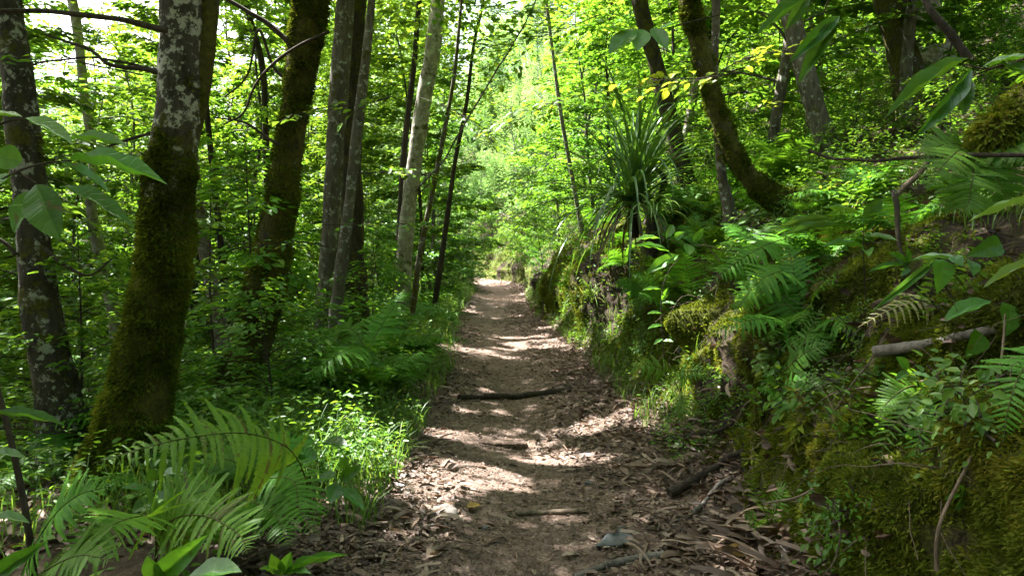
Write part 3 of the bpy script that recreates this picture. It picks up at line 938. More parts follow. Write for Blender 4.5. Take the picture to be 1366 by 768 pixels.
def scatter_trees(n, xr, yr, protos, dmin, label, group, ok=None, sc=(.8, 1.25), sun=True, tries=9000, body=BODY_Y, view=True):
    made = 0
    for _ in range(tries):
        if made >= n: break
        y = yr[0] + (yr[1] - yr[0]) * rng.random() ** .9
        x = rng.uniform(*xr)
        if view and abs(975 * x / y) > 830: continue
        if ok and not ok(x, y): continue
        z = gz(x, y)
        k = rng.integers(len(protos))
        s = rng.uniform(*sc)
        if sun and not sunray_clear(x, y, z, body, s): continue
        if not far_enough(x, y, dmin): continue
        put(protos[k], x, y, rng.uniform(0, 6.28), s, label, group, z, (rng.normal(0, .05), rng.normal(0, .05)))
        made += 1
    return made
def corridor(x, y):
    """keep the view along the path open"""
    q = 683 + 975 * x / y
    return not (575 < q < 735)
cnt = []
cnt.append(scatter_trees(70, (-17, -2.6), (7.5, 30), YT, 1.15, 'leafy young tree among the dense green saplings in the wood left of the path', 'young trees in the wood left of the path', corridor))
cnt.append(scatter_trees(46, (3.0, 17), (7.5, 30), YT, 1.3, 'leafy young tree among the dense saplings on the slope above the bank', 'young trees on the slope right of the path', corridor))
cnt.append(scatter_trees(14, (-19, -3.2), (13, 34), TT, 2.4, 'tall tree with its crown above the saplings in the wood left of the path', 'tall trees in the left wood', corridor, sun=True, body=BODY_T))
cnt.append(scatter_trees(14, (4.0, 20), (12, 34), TT, 2.4, 'tall tree with its crown above the saplings on the right slope', 'tall trees on the right slope', corridor, sun=True, body=BODY_T))
cnt.append(scatter_trees(16, (-3.5, 3.5), (17, 33), YT, 1.2, 'young tree leaning its leaves over the far stretch of the path', 'young trees overhanging the far path', lambda x, y: not (612 < 683 + 975 * x / y < 708) and 1.5 < abs(x - float(cxp(y))), sun=False))
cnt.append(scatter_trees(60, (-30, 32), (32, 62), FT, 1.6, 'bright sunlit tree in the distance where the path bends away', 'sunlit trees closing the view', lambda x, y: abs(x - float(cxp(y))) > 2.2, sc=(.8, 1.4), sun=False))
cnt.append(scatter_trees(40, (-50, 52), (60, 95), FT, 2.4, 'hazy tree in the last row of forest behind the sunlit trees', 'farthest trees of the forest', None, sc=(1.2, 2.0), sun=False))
cnt.append(scatter_trees(110, (-9, -1.7), (5.0, 24), SH, .42, 'low leafy shrub in the shaded undergrowth left of the path', 'shrubs in the undergrowth left of the path', sun=False, sc=(.7, 1.3)))
cnt.append(scatter_trees(100, (2.7, 10), (6.0, 24), SH, .42, 'low leafy shrub in the undergrowth above the mossy bank', 'shrubs on the slope above the bank', sun=False, sc=(.6, 1.1)))
cnt.append(scatter_trees(36, (-3.2, 2.6), (16, 44), SH, .6, 'bright shrub at the edge of the far path', 'shrubs beside the far path', lambda x, y: 1.25 < abs(x - float(cxp(y))) < 3.2, sun=False, sc=(.5, 1.0)))
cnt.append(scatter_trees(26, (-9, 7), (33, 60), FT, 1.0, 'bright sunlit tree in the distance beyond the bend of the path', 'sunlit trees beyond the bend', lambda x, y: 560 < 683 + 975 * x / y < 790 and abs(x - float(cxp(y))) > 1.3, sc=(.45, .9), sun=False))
for k, (dx, yy, sc_) in enumerate([(1.5, 27, .8), (1.6, 30, 1.0), (1.7, 33, 1.2), (1.5, 35.5, 1.3), (2.2, 29, 1.2), (2.4, 34, 1.4), (1.9, 38, 1.5), (-1.5, 26, .7), (-1.6, 30, .9), (-1.7, 33.5, 1.0), (-1.8, 37, 1.3), (.6, 43, 1.6), (2.0, 42, 1.8), (-.6, 46, 1.8)]):
    put(SH[k % 3], float(cxp(yy)) + dx, yy, k * 1.3, sc_, 'leafy bush crowding the far end of the path at the bend', 'bushes crowding the end of the path')
cnt.append(scatter_trees(40, (-9, 7), (26, 62), SH, .5, 'pale sunlit bush beside the bend of the path', 'bushes at the bend of the path', lambda x, y: 560 < 683 + 975 * x / y < 790 and abs(x - float(cxp(y))) > 1.2, sc=(.9, 1.8), sun=False))
cnt.append(scatter_trees(14, (-14, 12), (48, 78), FT, 1.5, 'tall sunlit tree rising at the very end of the view down the path', 'tall trees at the end of the view', lambda x, y: 500 < 683 + 975 * x / y < 860, sc=(1.1, 1.7), sun=False))
cnt.append(scatter_trees(30, (-16, 16), (-14, 2), TT, 2.6, 'unseen tall tree beside or behind the viewpoint, added to block sky light', 'unseen tall trees blocking sky around the viewpoint', lambda x, y: math.hypot(x, y) > 3.4 and (y < -1 or abs(x) > 6), sun=False, view=False))  # out-of-view trees added to close off open sky behind the camera
cnt.append(scatter_trees(34, (-12, 12), (-10, 1), YT, 1.3, 'unseen young tree behind the viewpoint, added to block sky light', 'unseen young trees blocking sky around the viewpoint', lambda x, y: math.hypot(x, y) > 3.0 and (y < -1.5), sun=False, view=False))  # more out-of-view trees added against frontal sky light
print('COUNTS', cnt)
for grp in (YT, SH, TT, FT):
    for t_ in grp:
        if t_.name not in USED:
            for c_ in kids(t_): bpy.data.objects.remove(c_)
            bpy.data.objects.remove(t_)

# ---------------------------------------------------------------- ground cover, moss, litter (uncountable)
def scatter(n, ur, vr, vpow=1.0, near=True):
    u = rng.uniform(*ur, n)
    v = np.exp(rng.uniform(math.log(vr[0]), math.log(vr[1]), n)) if near else rng.uniform(*vr, n)
    return u, v

def stuff(o): return tag(o, kind='stuff')

# moss on the bank
g = Geo()
u, v = scatter(600000, (1.1, 6.6), (1.7, 18))
p = surf(u, v); n = surf_n(u, v)
m = moss_amount(u, p) + .5 * fbm(p * 9, 77, 2)
px_, py_, dp = project(p)
ok = (m > .40 + .22 * rng.random(len(u))) & (np.abs(px_ - 683) < 760) & (py_ > -60) & (py_ < 830)
p, n = p[ok], n[ok]
k = len(p)
dpt = np.clip(p[:, 1], 2, 12)
ax = unit(n * .75 + rng.normal(0, .4, (k, 3)) + np.array([0, 0, -.35]))
L = rng.uniform(.012, .034, k) * (.75 + dpt * .09)
t = np.clip(.56 + .55 * fbm(p * 3.0, 78, 3) + .25 * fbm(p * 14, 79, 2) + rng.normal(0, .14, k), 0, 1)
leaves(g, p - n * .006, ax, rng.normal(0, 1, (k, 3)), L, L * .34, DIA, t)
stuff(g.build('moss', M['moss']))
print('moss', k)

# hanging roots and thin dead stems over the bank
g = Geo()
_u, _v = scatter(420, (1.7, 6.2), (2.0, 10))
_b, _n = surf(_u, _v), surf_n(_u, _v)
for b, nn_ in zip(_b, _n):
    L_ = rng.uniform(.12, .5)
    c = [b - nn_ * .02]
    d = unit(nn_ * rng.uniform(.2, .8) + rng.normal(0, .5, 3))
    for s_ in range(5):
        d = unit(d + np.array([0, 0, -.28]) + rng.normal(0, .28, 3))
        c.append(c[-1] + d * L_ / 5)
    c = smooth(np.array(c), 9)
    tube(g, c, np.linspace(rng.uniform(.0012, .0028), .0008, 9), 4, rng.random() * .3, cap=False)
stuff(g.build('root_fibres', M['wood_dry']))

# leaf litter on and beside the path
def litter_leaves(g, n, ur, vr, dens, Lr, tm, wr, flat=.35, tl=(0, .97)):
    u, v = scatter(n, ur, vr)
    p = surf(u, v)
    ok = dens(u, v, p) > rng.random(n)
    u, v, p = u[ok], v[ok], p[ok]
    nn = unit(surf_n(u, v) + rng.normal(0, flat, (len(u), 3)))
    a = rng.uniform(0, 6.28, len(u))
    d = np.stack([np.cos(a), np.sin(a), rng.normal(0, .15, len(u))], -1)
    L = rng.uniform(*Lr, len(u)) * np.where(rng.random(len(u)) < .1, 1.4, 1)
    leaves(g, p + nn * rng.uniform(.001, .014, (len(u), 1)), d, nn, L, L * rng.uniform(*wr, len(u)), tm, rng.uniform(*tl, len(u)) ** 1.2)
def dens_path(u, v, p):
    au = np.abs(u + .12 + .12 * np.sin(v * 1.3))
    cl_ = .5 + .5 * fbm(p * 1.7, 81, 3)
    return np.clip(.06 + 1.0 * sstep(.22, .85, au) * (.35 + cl_) * sstep(1.9, 1.4, u) , 0, 1)
CURL = (np.array([[0, 0, 0], [.28, -.42, .13], [.66, -.34, .20], [1, 0, .10], [.66, .34, .16], [.28, .42, .12], [.35, 0, -.03], [.7, 0, .0]]),
        np.array([[0, 1, 6], [1, 2, 6], [2, 7, 6], [2, 3, 7], [3, 4, 7], [4, 5, 6], [4, 6, 7], [5, 0, 6]]))
CURL2 = (np.array([[0, 0, 0], [.25, -.5, -.03], [.6, -.42, -.10], [1, 0, -.16], [.66, .38, .05], [.3, .46, .14], [.35, 0, .06], [.68, 0, .04]]), CURL[1])
STRIP = (np.array([[0, -.5, 0], [.3, -.5, .04], [.65, -.45, .02], [1, 0, .06], [.65, .45, .05], [.3, .5, .08], [0, .5, .05]]), np.array([[0, 1, 5, 6], [1, 2, 4, 5]]))
g = Geo()
litter_leaves(g, 26000, (-1.4, 1.6), (2.4, 40), dens_path, (.02, .065), CURL, (.35, .75), .28)
litter_leaves(g, 20000, (-1.5, 1.75), (2.4, 40), dens_path, (.015, .05), CURL2, (.35, .7), .4)
litter_leaves(g, 7000, (-1.4, 1.6), (2.4, 25), dens_path, (.05, .2), STRIP, (.05, .12), .18)
litter_leaves(g, 60000, (-1.2, 1.4), (2.4, 14), lambda u, v, p: np.full(len(u), .75), (.005, .022), DIA, (.25, .8), .5)
litter_leaves(g, 4500, (1.5, 6.5), (2.2, 14), lambda u, v, p: np.full(len(u), .28), (.03, .08), CURL, (.4, .7), .6, (0, .6))
litter_leaves(g, 16000, (-7, -1.4), (3.2, 20), lambda u, v, p: np.full(len(u), .7), (.04, .09), CURL, (.4, .7), .4)
litter_leaves(g, 12000, (5.8, 9.5), (4, 20), lambda u, v, p: np.full(len(u), .6), (.04, .09), CURL, (.4, .7), .4)
stuff(g.build('leaf_litter', M['litter']))
# fine twigs in the litter
g = Geo()
u, v = scatter(900, (-1.5, 1.8), (2.4, 20))
_b = surf(u, v)
for b in _b[dens_path(u, v, _b) > rng.random(900) * .8]:
    a = rng.uniform(0, 6.28); L_ = rng.uniform(.06, .28)
    e = b + np.array([math.cos(a), math.sin(a), 0]) * L_
    c = smooth(np.array([b, (b + e) / 2 + rng.normal(0, .012, 3), e]), 6); c[:, 2] += .008
    tube(g, c, np.linspace(rng.uniform(.0015, .004), .001, 6), 4, rng.random() * .3, cap=False)
stuff(g.build('twigs', M['wood_dry']))

# ground cover leaves on both floors
g = Geo()
for (n_, ur, vr, hh, Ls) in [(70000, (-9, -1.12), (2.6, 30), .35, (.03, .075)), (42000, (5.2, 11), (5, 32), .3, (.03, .07)), (9000, (1.6, 6.2), (9, 42), .18, (.03, .07)), (22000, (-2.0, -.86), (4.2, 45), .22, (.025, .06)), (9000, (1.0, 2.2), (4.5, 30), .12, (.02, .05))]:
    u, v = scatter(n_, ur, vr)
    p = surf(u, v)
    cl_ = fbm(p * 1.4, 85, 3)
    qx, qy, _q = project(p)
    ok = (cl_ > -.12 + .2 * rng.random(n_)) & ~((qx < 440) & (p[:, 1] < 3.6) & (rng.random(n_) < .85)) & ~((np.abs(p[:, 0]) < 2) & (p[:, 1] < 2.6))
    p = p[ok]; k = len(p)
    h = rng.random(k) ** 1.3 * hh * (1 + 1.2 * np.clip(cl_[ok], 0, 1))
    a = rng.uniform(0, 6.28, k)
    d = np.stack([np.cos(a), np.sin(a), rng.normal(.0, .3, k)], -1)
    nn = np.stack([rng.normal(0, .4, k), rng.normal(0, .4, k), np.ones(k)], -1)
    L = rng.uniform(*Ls, k) * (.8 + p[:, 1] * .02)
    leaves(g, p + np.stack([0 * h, 0 * h, h], -1), d, nn, L, L * rng.uniform(.35, .65, k), LEAF, np.clip(rng.normal(.42, .22, k), 0, 1))
stuff(g.build('ground_cover', M['leaf']))

# grass on the left verge and along the foot of the bank
g = Geo()
def grass(n, ur, vr, Lr, wd):
    u, v = scatter(n, ur, vr)
    p = surf(u, v)
    ok = fbm(p * 1.6, 87, 2) > -.25 + .35 * rng.random(n)
    p = p[ok]; k = len(p)
    a = rng.uniform(0, 6.28, k)
    L = rng.uniform(*Lr, k)
    lean = np.stack([np.cos(a), np.sin(a), np.zeros(k)], -1)
    t_ = np.linspace(0, 1, 5)
    bend = rng.uniform(.25, .95, k)
    pts = p[:, None] + (lean[:, None] * (bend[:, None] * t_ ** 1.8)[..., None] + np.array([0, 0, 1.0]) * (t_[None] * (1 - .45 * bend[:, None] * t_[None] ** 2))[..., None]) * L[:, None, None]
    sd = np.stack([-np.sin(a), np.cos(a), np.zeros(k)], -1)
    w = wd * (.25 + .75 * L / Lr[1])[:, None] * (1 - t_ ** 2 * .95)[None] * .5
    A = pts + sd[:, None] * w[..., None]; B = pts - sd[:, None] * w[..., None]
    vv = np.stack([A, B], 2).reshape(k, 10, 3)
    f0 = np.array([[0, 2, 3, 1], [2, 4, 5, 3], [4, 6, 7, 5], [6, 8, 9, 7]])
    f = (f0[None] + (np.arange(k) * 10)[:, None, None]).reshape(-1, 4)
    g.add(vv.reshape(-1, 3), f, np.repeat(np.clip(rng.normal(.45, .25, k), 0, 1), 10))
grass(9000, (-2.6, -.84), (3.6, 26), (.15, .42), .009)
grass(4000, (1.0, 2.6), (5.5, 26), (.12, .3), .008)
grass(2500, (-5, -2), (3.0, 10), (.12, .4), .009)
grass(2500, (5.2, 7), (3.5, 12), (.1, .25), .007)
stuff(g.build('grass', M['grass']))
# ---------------------------------------------------------------- ferns: tint set brighter for sunlit ones, darker for shaded ones
def fern(px, py, fronds, label, depth=None, mat='fern', tint=.45, base=None, name='fern'):
    """fronds: list of (azimuth deg, length, start elev deg, end elev deg[, pinna length])"""
    b = base if base is not None else (pick(px, py)[2] if depth is None else P(px, py, depth))
    root = thing(name, b, label, 'fern')
    for fr in fronds:
        az, L, a0, a1 = fr[:4]
        lm = fr[4] if len(fr) > 4 else L * .25
        g = Geo()
        c = arc(b, R(az), L, R(a0), R(a1), 16, rng.normal(0, .25))
        frond(g, c, lm, npairs=int(16 + L * 16), m=10, tint=tint)
        reg(root, g.build('frond', M[mat], root, b))
    return root

def fern_curves(curves, label, mat='fern', lmax=.1, base=None, tint=.5, name='fern', cat='fern', **kw):
    """fronds along explicit curves of (px, py, depth)"""
    first = np.array([P(*q) for q in curves[0]])
    b = first[0] if base is None else base
    root = thing(name, b, label, cat)
    for c in curves:
        pts = np.array([P(*q) for q in c])
        g = Geo()
        frond(g, pts, lmax, tint=tint, **kw)
        reg(root, g.build('frond', M[mat], root, b))
    return root

# the large foreground fern, left; its brighter tint stands in for light
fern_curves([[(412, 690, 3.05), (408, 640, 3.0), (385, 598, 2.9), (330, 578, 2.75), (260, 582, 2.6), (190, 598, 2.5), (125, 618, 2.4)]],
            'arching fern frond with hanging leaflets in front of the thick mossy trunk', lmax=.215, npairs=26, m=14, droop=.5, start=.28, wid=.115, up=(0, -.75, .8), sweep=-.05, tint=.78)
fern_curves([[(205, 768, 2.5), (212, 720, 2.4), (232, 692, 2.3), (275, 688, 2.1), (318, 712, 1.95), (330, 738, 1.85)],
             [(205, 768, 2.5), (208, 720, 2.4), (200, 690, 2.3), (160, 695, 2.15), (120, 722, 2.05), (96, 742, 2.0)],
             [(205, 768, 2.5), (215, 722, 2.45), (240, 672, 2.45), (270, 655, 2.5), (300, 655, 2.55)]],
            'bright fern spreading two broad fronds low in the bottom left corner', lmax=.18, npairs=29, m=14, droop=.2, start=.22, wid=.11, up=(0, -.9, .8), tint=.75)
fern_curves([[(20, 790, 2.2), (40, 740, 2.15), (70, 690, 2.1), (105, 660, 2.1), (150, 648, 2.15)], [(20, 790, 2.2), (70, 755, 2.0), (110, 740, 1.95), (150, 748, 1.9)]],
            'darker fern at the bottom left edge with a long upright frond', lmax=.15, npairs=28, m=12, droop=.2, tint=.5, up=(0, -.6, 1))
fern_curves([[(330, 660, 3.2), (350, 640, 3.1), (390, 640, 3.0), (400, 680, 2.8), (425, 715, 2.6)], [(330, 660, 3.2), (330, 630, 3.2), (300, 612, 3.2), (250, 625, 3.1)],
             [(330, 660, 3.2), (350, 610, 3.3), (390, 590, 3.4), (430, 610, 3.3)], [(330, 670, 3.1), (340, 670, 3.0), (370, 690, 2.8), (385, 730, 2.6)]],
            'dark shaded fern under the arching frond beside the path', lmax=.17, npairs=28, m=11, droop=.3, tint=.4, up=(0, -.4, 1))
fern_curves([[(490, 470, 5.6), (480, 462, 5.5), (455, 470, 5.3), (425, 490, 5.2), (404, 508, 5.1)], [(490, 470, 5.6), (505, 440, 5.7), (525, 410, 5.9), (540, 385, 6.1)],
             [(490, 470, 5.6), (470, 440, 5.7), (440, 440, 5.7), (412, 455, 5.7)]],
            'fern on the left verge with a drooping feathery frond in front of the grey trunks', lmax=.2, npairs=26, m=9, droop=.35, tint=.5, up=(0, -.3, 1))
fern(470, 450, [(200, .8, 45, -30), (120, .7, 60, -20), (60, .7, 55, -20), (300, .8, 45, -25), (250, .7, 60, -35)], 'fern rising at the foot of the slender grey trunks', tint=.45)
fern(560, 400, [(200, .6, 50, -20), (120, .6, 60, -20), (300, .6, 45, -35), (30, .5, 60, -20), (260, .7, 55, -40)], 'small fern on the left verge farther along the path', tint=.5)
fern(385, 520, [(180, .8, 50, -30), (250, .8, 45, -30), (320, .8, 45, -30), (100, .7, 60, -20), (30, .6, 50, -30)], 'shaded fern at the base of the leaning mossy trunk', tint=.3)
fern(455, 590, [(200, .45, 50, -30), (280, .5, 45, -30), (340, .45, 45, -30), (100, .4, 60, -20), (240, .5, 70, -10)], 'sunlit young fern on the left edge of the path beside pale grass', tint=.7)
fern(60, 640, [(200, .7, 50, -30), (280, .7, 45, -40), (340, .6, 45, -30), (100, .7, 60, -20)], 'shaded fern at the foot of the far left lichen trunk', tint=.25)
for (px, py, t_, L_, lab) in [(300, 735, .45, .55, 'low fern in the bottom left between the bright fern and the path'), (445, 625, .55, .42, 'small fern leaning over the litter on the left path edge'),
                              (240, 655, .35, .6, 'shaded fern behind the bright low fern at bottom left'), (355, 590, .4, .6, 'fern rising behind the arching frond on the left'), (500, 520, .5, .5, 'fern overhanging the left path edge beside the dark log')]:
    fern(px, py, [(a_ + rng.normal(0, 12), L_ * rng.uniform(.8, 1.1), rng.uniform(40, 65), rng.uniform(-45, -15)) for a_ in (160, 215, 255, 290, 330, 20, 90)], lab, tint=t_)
# bank ferns, right
fern_curves([[(1250, 520, 2.55), (1230, 520, 2.45), (1210, 545, 2.4), (1180, 590, 2.35), (1166, 672, 2.33)], [(1250, 520, 2.55), (1262, 540, 2.4), (1262, 590, 2.35), (1270, 625, 2.3)],
             [(1250, 520, 2.55), (1242, 540, 2.38), (1225, 590, 2.32), (1212, 660, 2.3)], [(1250, 520, 2.55), (1275, 530, 2.45), (1295, 550, 2.4), (1285, 560, 2.4)],
             [(1250, 520, 2.55), (1215, 515, 2.5), (1185, 535, 2.5), (1170, 560, 2.5)]],
            'fern hanging down the dark mossy bank in the lower right', lmax=.075, npairs=24, m=9, droop=.2, tint=.5, up=(-1, -.6, .2))
fern_curves([[(1300, 205, 3.3), (1280, 200, 3.2), (1255, 225, 3.1), (1235, 255, 3.05)], [(1300, 205, 3.3), (1298, 230, 3.1), (1292, 270, 3.05), (1285, 280, 3.05)],
             [(1300, 205, 3.3), (1320, 215, 3.15), (1335, 250, 3.1), (1345, 275, 3.1)], [(1300, 205, 3.3), (1330, 195, 3.2), (1360, 200, 3.1), (1390, 225, 3.0)], [(1300, 205, 3.3), (1275, 192, 3.3), (1250, 196, 3.3), (1225, 215, 3.3)]],
            'fern fanned out over the bank top beneath the black horizontal branch', lmax=.13, npairs=24, m=8, droop=.2, tint=.55, up=(-.4, -.8, .6))
fern_curves([[(1075, 320, 4.6), (1050, 318, 4.5), (1015, 330, 4.4), (975, 355, 4.35), (935, 388, 4.3)], [(1075, 345, 4.5), (1060, 355, 4.3), (1020, 370, 4.2), (995, 395, 4.2), (978, 422, 4.2)],
             [(1075, 330, 4.55), (1090, 350, 4.4), (1085, 380, 4.35), (1075, 405, 4.35)]],
            'long feathery fern reaching left from the hanging moss ridge', lmax=.17, npairs=30, m=9, droop=.3, tint=.6, up=(-.4, -.7, .7))
fern_curves([[(905, 520, 5.0), (895, 500, 4.9), (870, 487, 4.85), (845, 490, 4.8), (822, 515, 4.75)], [(925, 505, 4.9), (905, 497, 4.8), (930, 495, 4.7), (965, 502, 4.6)], [(905, 520, 5.0), (910, 540, 4.8), (890, 560, 4.8)]],
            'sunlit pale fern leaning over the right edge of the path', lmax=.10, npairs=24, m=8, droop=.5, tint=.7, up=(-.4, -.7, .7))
fern_curves([[(1280, 398, 2.9), (1255, 400, 2.8), (1220, 402, 2.75), (1185, 414, 2.7), (1145, 436, 2.65)]],
            'dry yellowish dead fern frond lying across the right bank', mat='fern_dead', lmax=.09, npairs=15, m=7, droop=.5, tint=.5, up=(-.3, -.6, .7), start=.2)
fern_curves([[(1400, 450, 2.1), (1385, 470, 2.05), (1360, 500, 2.0), (1345, 545, 1.95), (1338, 590, 1.93)], [(1400, 450, 2.1), (1400, 480, 2.0), (1385, 530, 1.95)]],
            'large fern frond cut off by the right edge of the photo', lmax=.10, npairs=22, m=10, droop=.2, tint=.6, up=(-.7, -.7, .3))
fern_curves([[(1025, 700, 3.15), (1020, 680, 3.05), (1005, 650, 3.0), (992, 622, 3.0)], [(1025, 700, 3.15), (1035, 680, 3.05), (1045, 655, 3.05), (1035, 640, 3.1)], [(1025, 700, 3.15), (1010, 695, 3.0), (990, 680, 3.0)]],
            'small bright green fern seedling growing low on the bank', lmax=.05, npairs=16, m=6, droop=.1, tint=.75, up=(-.6, -.6, .5))
fern_curves([[(1040, 500, 3.7), (1060, 480, 3.6), (1080, 440, 3.6), (1100, 405, 3.6)], [(1040, 520, 3.65), (1060, 510, 3.55), (1090, 500, 3.5)], [(1040, 500, 3.7), (1075, 470, 3.55), (1115, 455, 3.5)]],
            'delicate dark fern beside the hanging column of moss', lmax=.08, npairs=20, m=7, droop=.2, tint=.35, up=(-.6, -.6, .5))
# ferns scattered through both floors
def fern_proto(seed, L, nf):
    root = thing('fern', (0, 0, -100), 'fern', 'fern')
    for k in range(nf):
        g = Geo()
        c = arc((0, 0, 0), k * 6.283 / nf + rng.normal(0, .25), L * rng.uniform(.75, 1.15), R(rng.uniform(45, 70)), R(rng.uniform(-45, -10)), 12, rng.normal(0, .3))
        frond(g, c, L * .25, npairs=22, m=7, tint=.45)
        reg(root, g.build('frond', M['fern'], root))
    return root
FP = [fern_proto(1, .75, 7), fern_proto(2, .55, 6), fern_proto(3, .95, 8)]
def scatter_ferns(n, ur, vr, label, group, sc=(.6, 1.1)):
    u, v = scatter(n, ur, vr)
    p = surf(u, v); nn = surf_n(u, v)
    for k in range(n):
        put(FP[rng.integers(3)], p[k, 0], p[k, 1], rng.uniform(0, 6.28), rng.uniform(*sc), label, group, p[k, 2], (-nn[k, 1] * .4, nn[k, 0] * .6))
scatter_ferns(66, (-4.2, -1.2), (4.6, 24), 'green fern in the shaded undergrowth along the left verge', 'ferns in the undergrowth left of the path')
scatter_ferns(26, (5.3, 8.5), (4.6, 18), 'green fern on the slope above the mossy bank', 'ferns on the slope above the bank')
scatter_ferns(22, (2.0, 5.5), (8.5, 30), 'small fern hanging from the far part of the mossy bank', 'ferns on the far bank', (.35, .75))

# ---------------------------------------------------------------- broad-leaved plants and branches
def sprig(name, label, cat, stems, lvs, mat='big', stem_r=.003, group=None, stemmat='twig', flat=True):
    """stems: lists of (px,py,depth); lvs: (base px,py,depth, tip px,py,depth, width m, roll, template)"""
    b = P(*stems[0][0])
    root = thing(name, b, label, cat, group)
    g = Geo()
    for s in stems:
        c = smooth(np.array([P(*q) for q in s]), 8 * len(s))
        tube(g, c, np.linspace(stem_r, stem_r * .5, len(c)), 6, .2, .05)
    reg(root, g.build('stem', M[stemmat], root, b))
    for q in lvs:
        a, e = P(*q[:3]), P(*q[3:6])
        w = q[6]
        nrm = np.array(q[7] if len(q) > 7 else (0, -.5, 1.0), float)
        tm = q[8] if len(q) > 8 else BIGFLAT
        t = q[9] if len(q) > 9 else rng.uniform(.3, .9)
        g = Geo()
        leaves(g, a, e - a, nrm, np.linalg.norm(e - a), w, tm, t)
        reg(root, g.build('leaf', M[mat], root, b))
    return root

UPF = (0, -.35, 1.0)
FACE = (0.1, -1.0, .25)
EDGE = (.1, -.25, 1.0)
sprig('leafy_branch', 'branch of large glossy leaves reaching in from the left edge before the trunks', 'branch',
      [[(-60, 262, 1.25), (-5, 243, 1.25), (30, 226, 1.27), (60, 218, 1.3), (96, 214, 1.32)], [(-60, 200, 1.3), (0, 166, 1.3), (35, 158, 1.32)], [(20, 228, 1.27), (48, 244, 1.26)]],
      [(92, 214, 1.32, 216, 222, 1.2, .036, (0, -.45, 1), BIGFLAT, .6), (80, 216, 1.3, 152, 252, 1.35, .035, (.2, -.5, 1), BIGFLAT, .35), (82, 249, 1.28, 178, 290, 1.22, .032, (.1, -.5, 1), BIGFLAT, .4),
       (48, 246, 1.26, 74, 316, 1.22, .062, FACE, BIGFLAT, .25), (44, 254, 1.27, 12, 308, 1.25, .05, (-.4, -1, .3), BIGFLAT, .7), (92, 186, 1.35, 168, 184, 1.3, .03, (0, -.5, 1), BIGFLAT, .6),
       (32, 158, 1.32, 96, 182, 1.28, .035, (0, -.45, 1), BIGFLAT, .7), (30, 156, 1.32, -30, 150, 1.3, .03, UPF, BIGFLAT, .8), (30, 215, 1.27, -10, 205, 1.25, .045, FACE, BIGFLAT, .6), (20, 232, 1.27, -30, 258, 1.2, .035, UPF, BIGFLAT, .5)], stem_r=.003)
sprig('leafy_branch', 'branch with long drooping lance leaves crossing the upper right corner', 'branch',
      [[(1420, 40, 1.5), (1366, 78, 1.5), (1320, 92, 1.5), (1288, 86, 1.5)], [(1340, 86, 1.5), (1300, 100, 1.5)]],
      [(1292, 78, 1.5, 1182, 138, 1.42, .034, (0, -.4, 1), BIGFLAT, .55), (1296, 92, 1.5, 1232, 178, 1.42, .033, (.3, -.9, .3), BIGFLAT, .5), (1285, 100, 1.5, 1288, 150, 1.45, .034, (-.2, -1, .3), BIGFLAT, .35),
       (1310, 90, 1.5, 1380, 68, 1.45, .032, (0, -.5, 1), BIGFLAT, .7), (1330, 84, 1.5, 1400, 110, 1.4, .03, (0, -.5, 1), BIGFLAT, .5)], stem_r=.003)
sprig('leafy_branch', 'twig of narrow bluish leaves hanging from the top edge over the right trunks', 'branch',
      [[(1140, -60, 1.6), (1110, -10, 1.6), (1098, 20, 1.6)]],
      [(1112, -20, 1.6, 1006, 34, 1.55, .034, (.1, -.5, 1), BIGFLAT, .3), (1120, 22, 1.6, 1058, 76, 1.55, .032, (.2, -.9, .5), BIGFLAT, .3), (1118, 26, 1.6, 1066, 104, 1.55, .036, (-.3, -.9, .4), BIGFLAT, .5), (1080, -10, 1.6, 1050, 38, 1.6, .03, FACE, BIGFLAT, .6)], stem_r=.003)
sprig('leafy_branch', 'cluster of bright green oval leaves hanging in the upper middle right', 'branch',
      [[(960, 20, 3.4), (920, 30, 3.4), (880, 40, 3.4), (845, 44, 3.4)]],
      [(850, 42, 3.4, 812, 66, 3.3, .10, (.2, -.6, 1), BIGFLAT, .8), (858, 40, 3.4, 850, 64, 3.3, .09, (.0, -1, .6), BIGFLAT, .9), (870, 38, 3.4, 890, 62, 3.3, .08, (.0, -.8, .8), BIGFLAT, .8), (880, 40, 3.4, 905, 28, 3.4, .07, UPF, BIGFLAT, .8), (840, 44, 3.4, 800, 34, 3.4, .08, UPF, BIGFLAT, .7)], stem_r=.004)
def lit_spray(name, label, stem, n, spread, Lr, mat, seed):
    r = np.random.default_rng(seed)
    c = smooth(np.array([P(*q) for q in stem]), 24)
    b = c[0]
    root = thing(name, b, label, 'branch')
    g = Geo(); tube(g, c, np.linspace(.006, .002, 24), 6, .2)
    gl = Geo()
    for k in range(n):
        i = r.integers(4, 24)
        t = unit(c[min(i + 1, 23)] - c[i - 1])
        sd = unit(np.cross(t, [0, 0, 1.0])) * (1 if k % 2 else -1)
        o = r.random() * spread
        e = c[i] + (sd * .8 + t * .5) * o + np.array([0, 0, r.normal(0, .02) - .1 * o])
        if o > .06: tube(g, np.array([c[i], e]), [.0022, .0012], 4, .2, cap=False)
        L = r.uniform(*Lr)
        leaves(gl, e, sd * .6 + t * .6 + r.normal(0, .3, 3), np.array([r.normal(0, .25), -.25 + r.normal(0, .2), 1]), L, L * .6, BIGFLAT, r.random())
    reg(root, g.build('stem', M['twig'], root, b), gl.build('foliage', M[mat], root, b))
lit_spray('leafy_branch', 'yellow-lit spray of small leaves glowing left of the curved mossy trunk', [(990, 96, 5.2), (940, 104, 5.1), (890, 106, 5.0), (830, 116, 4.9)], 36, .3, (.06, .10), 'leaf_backlit', 5)
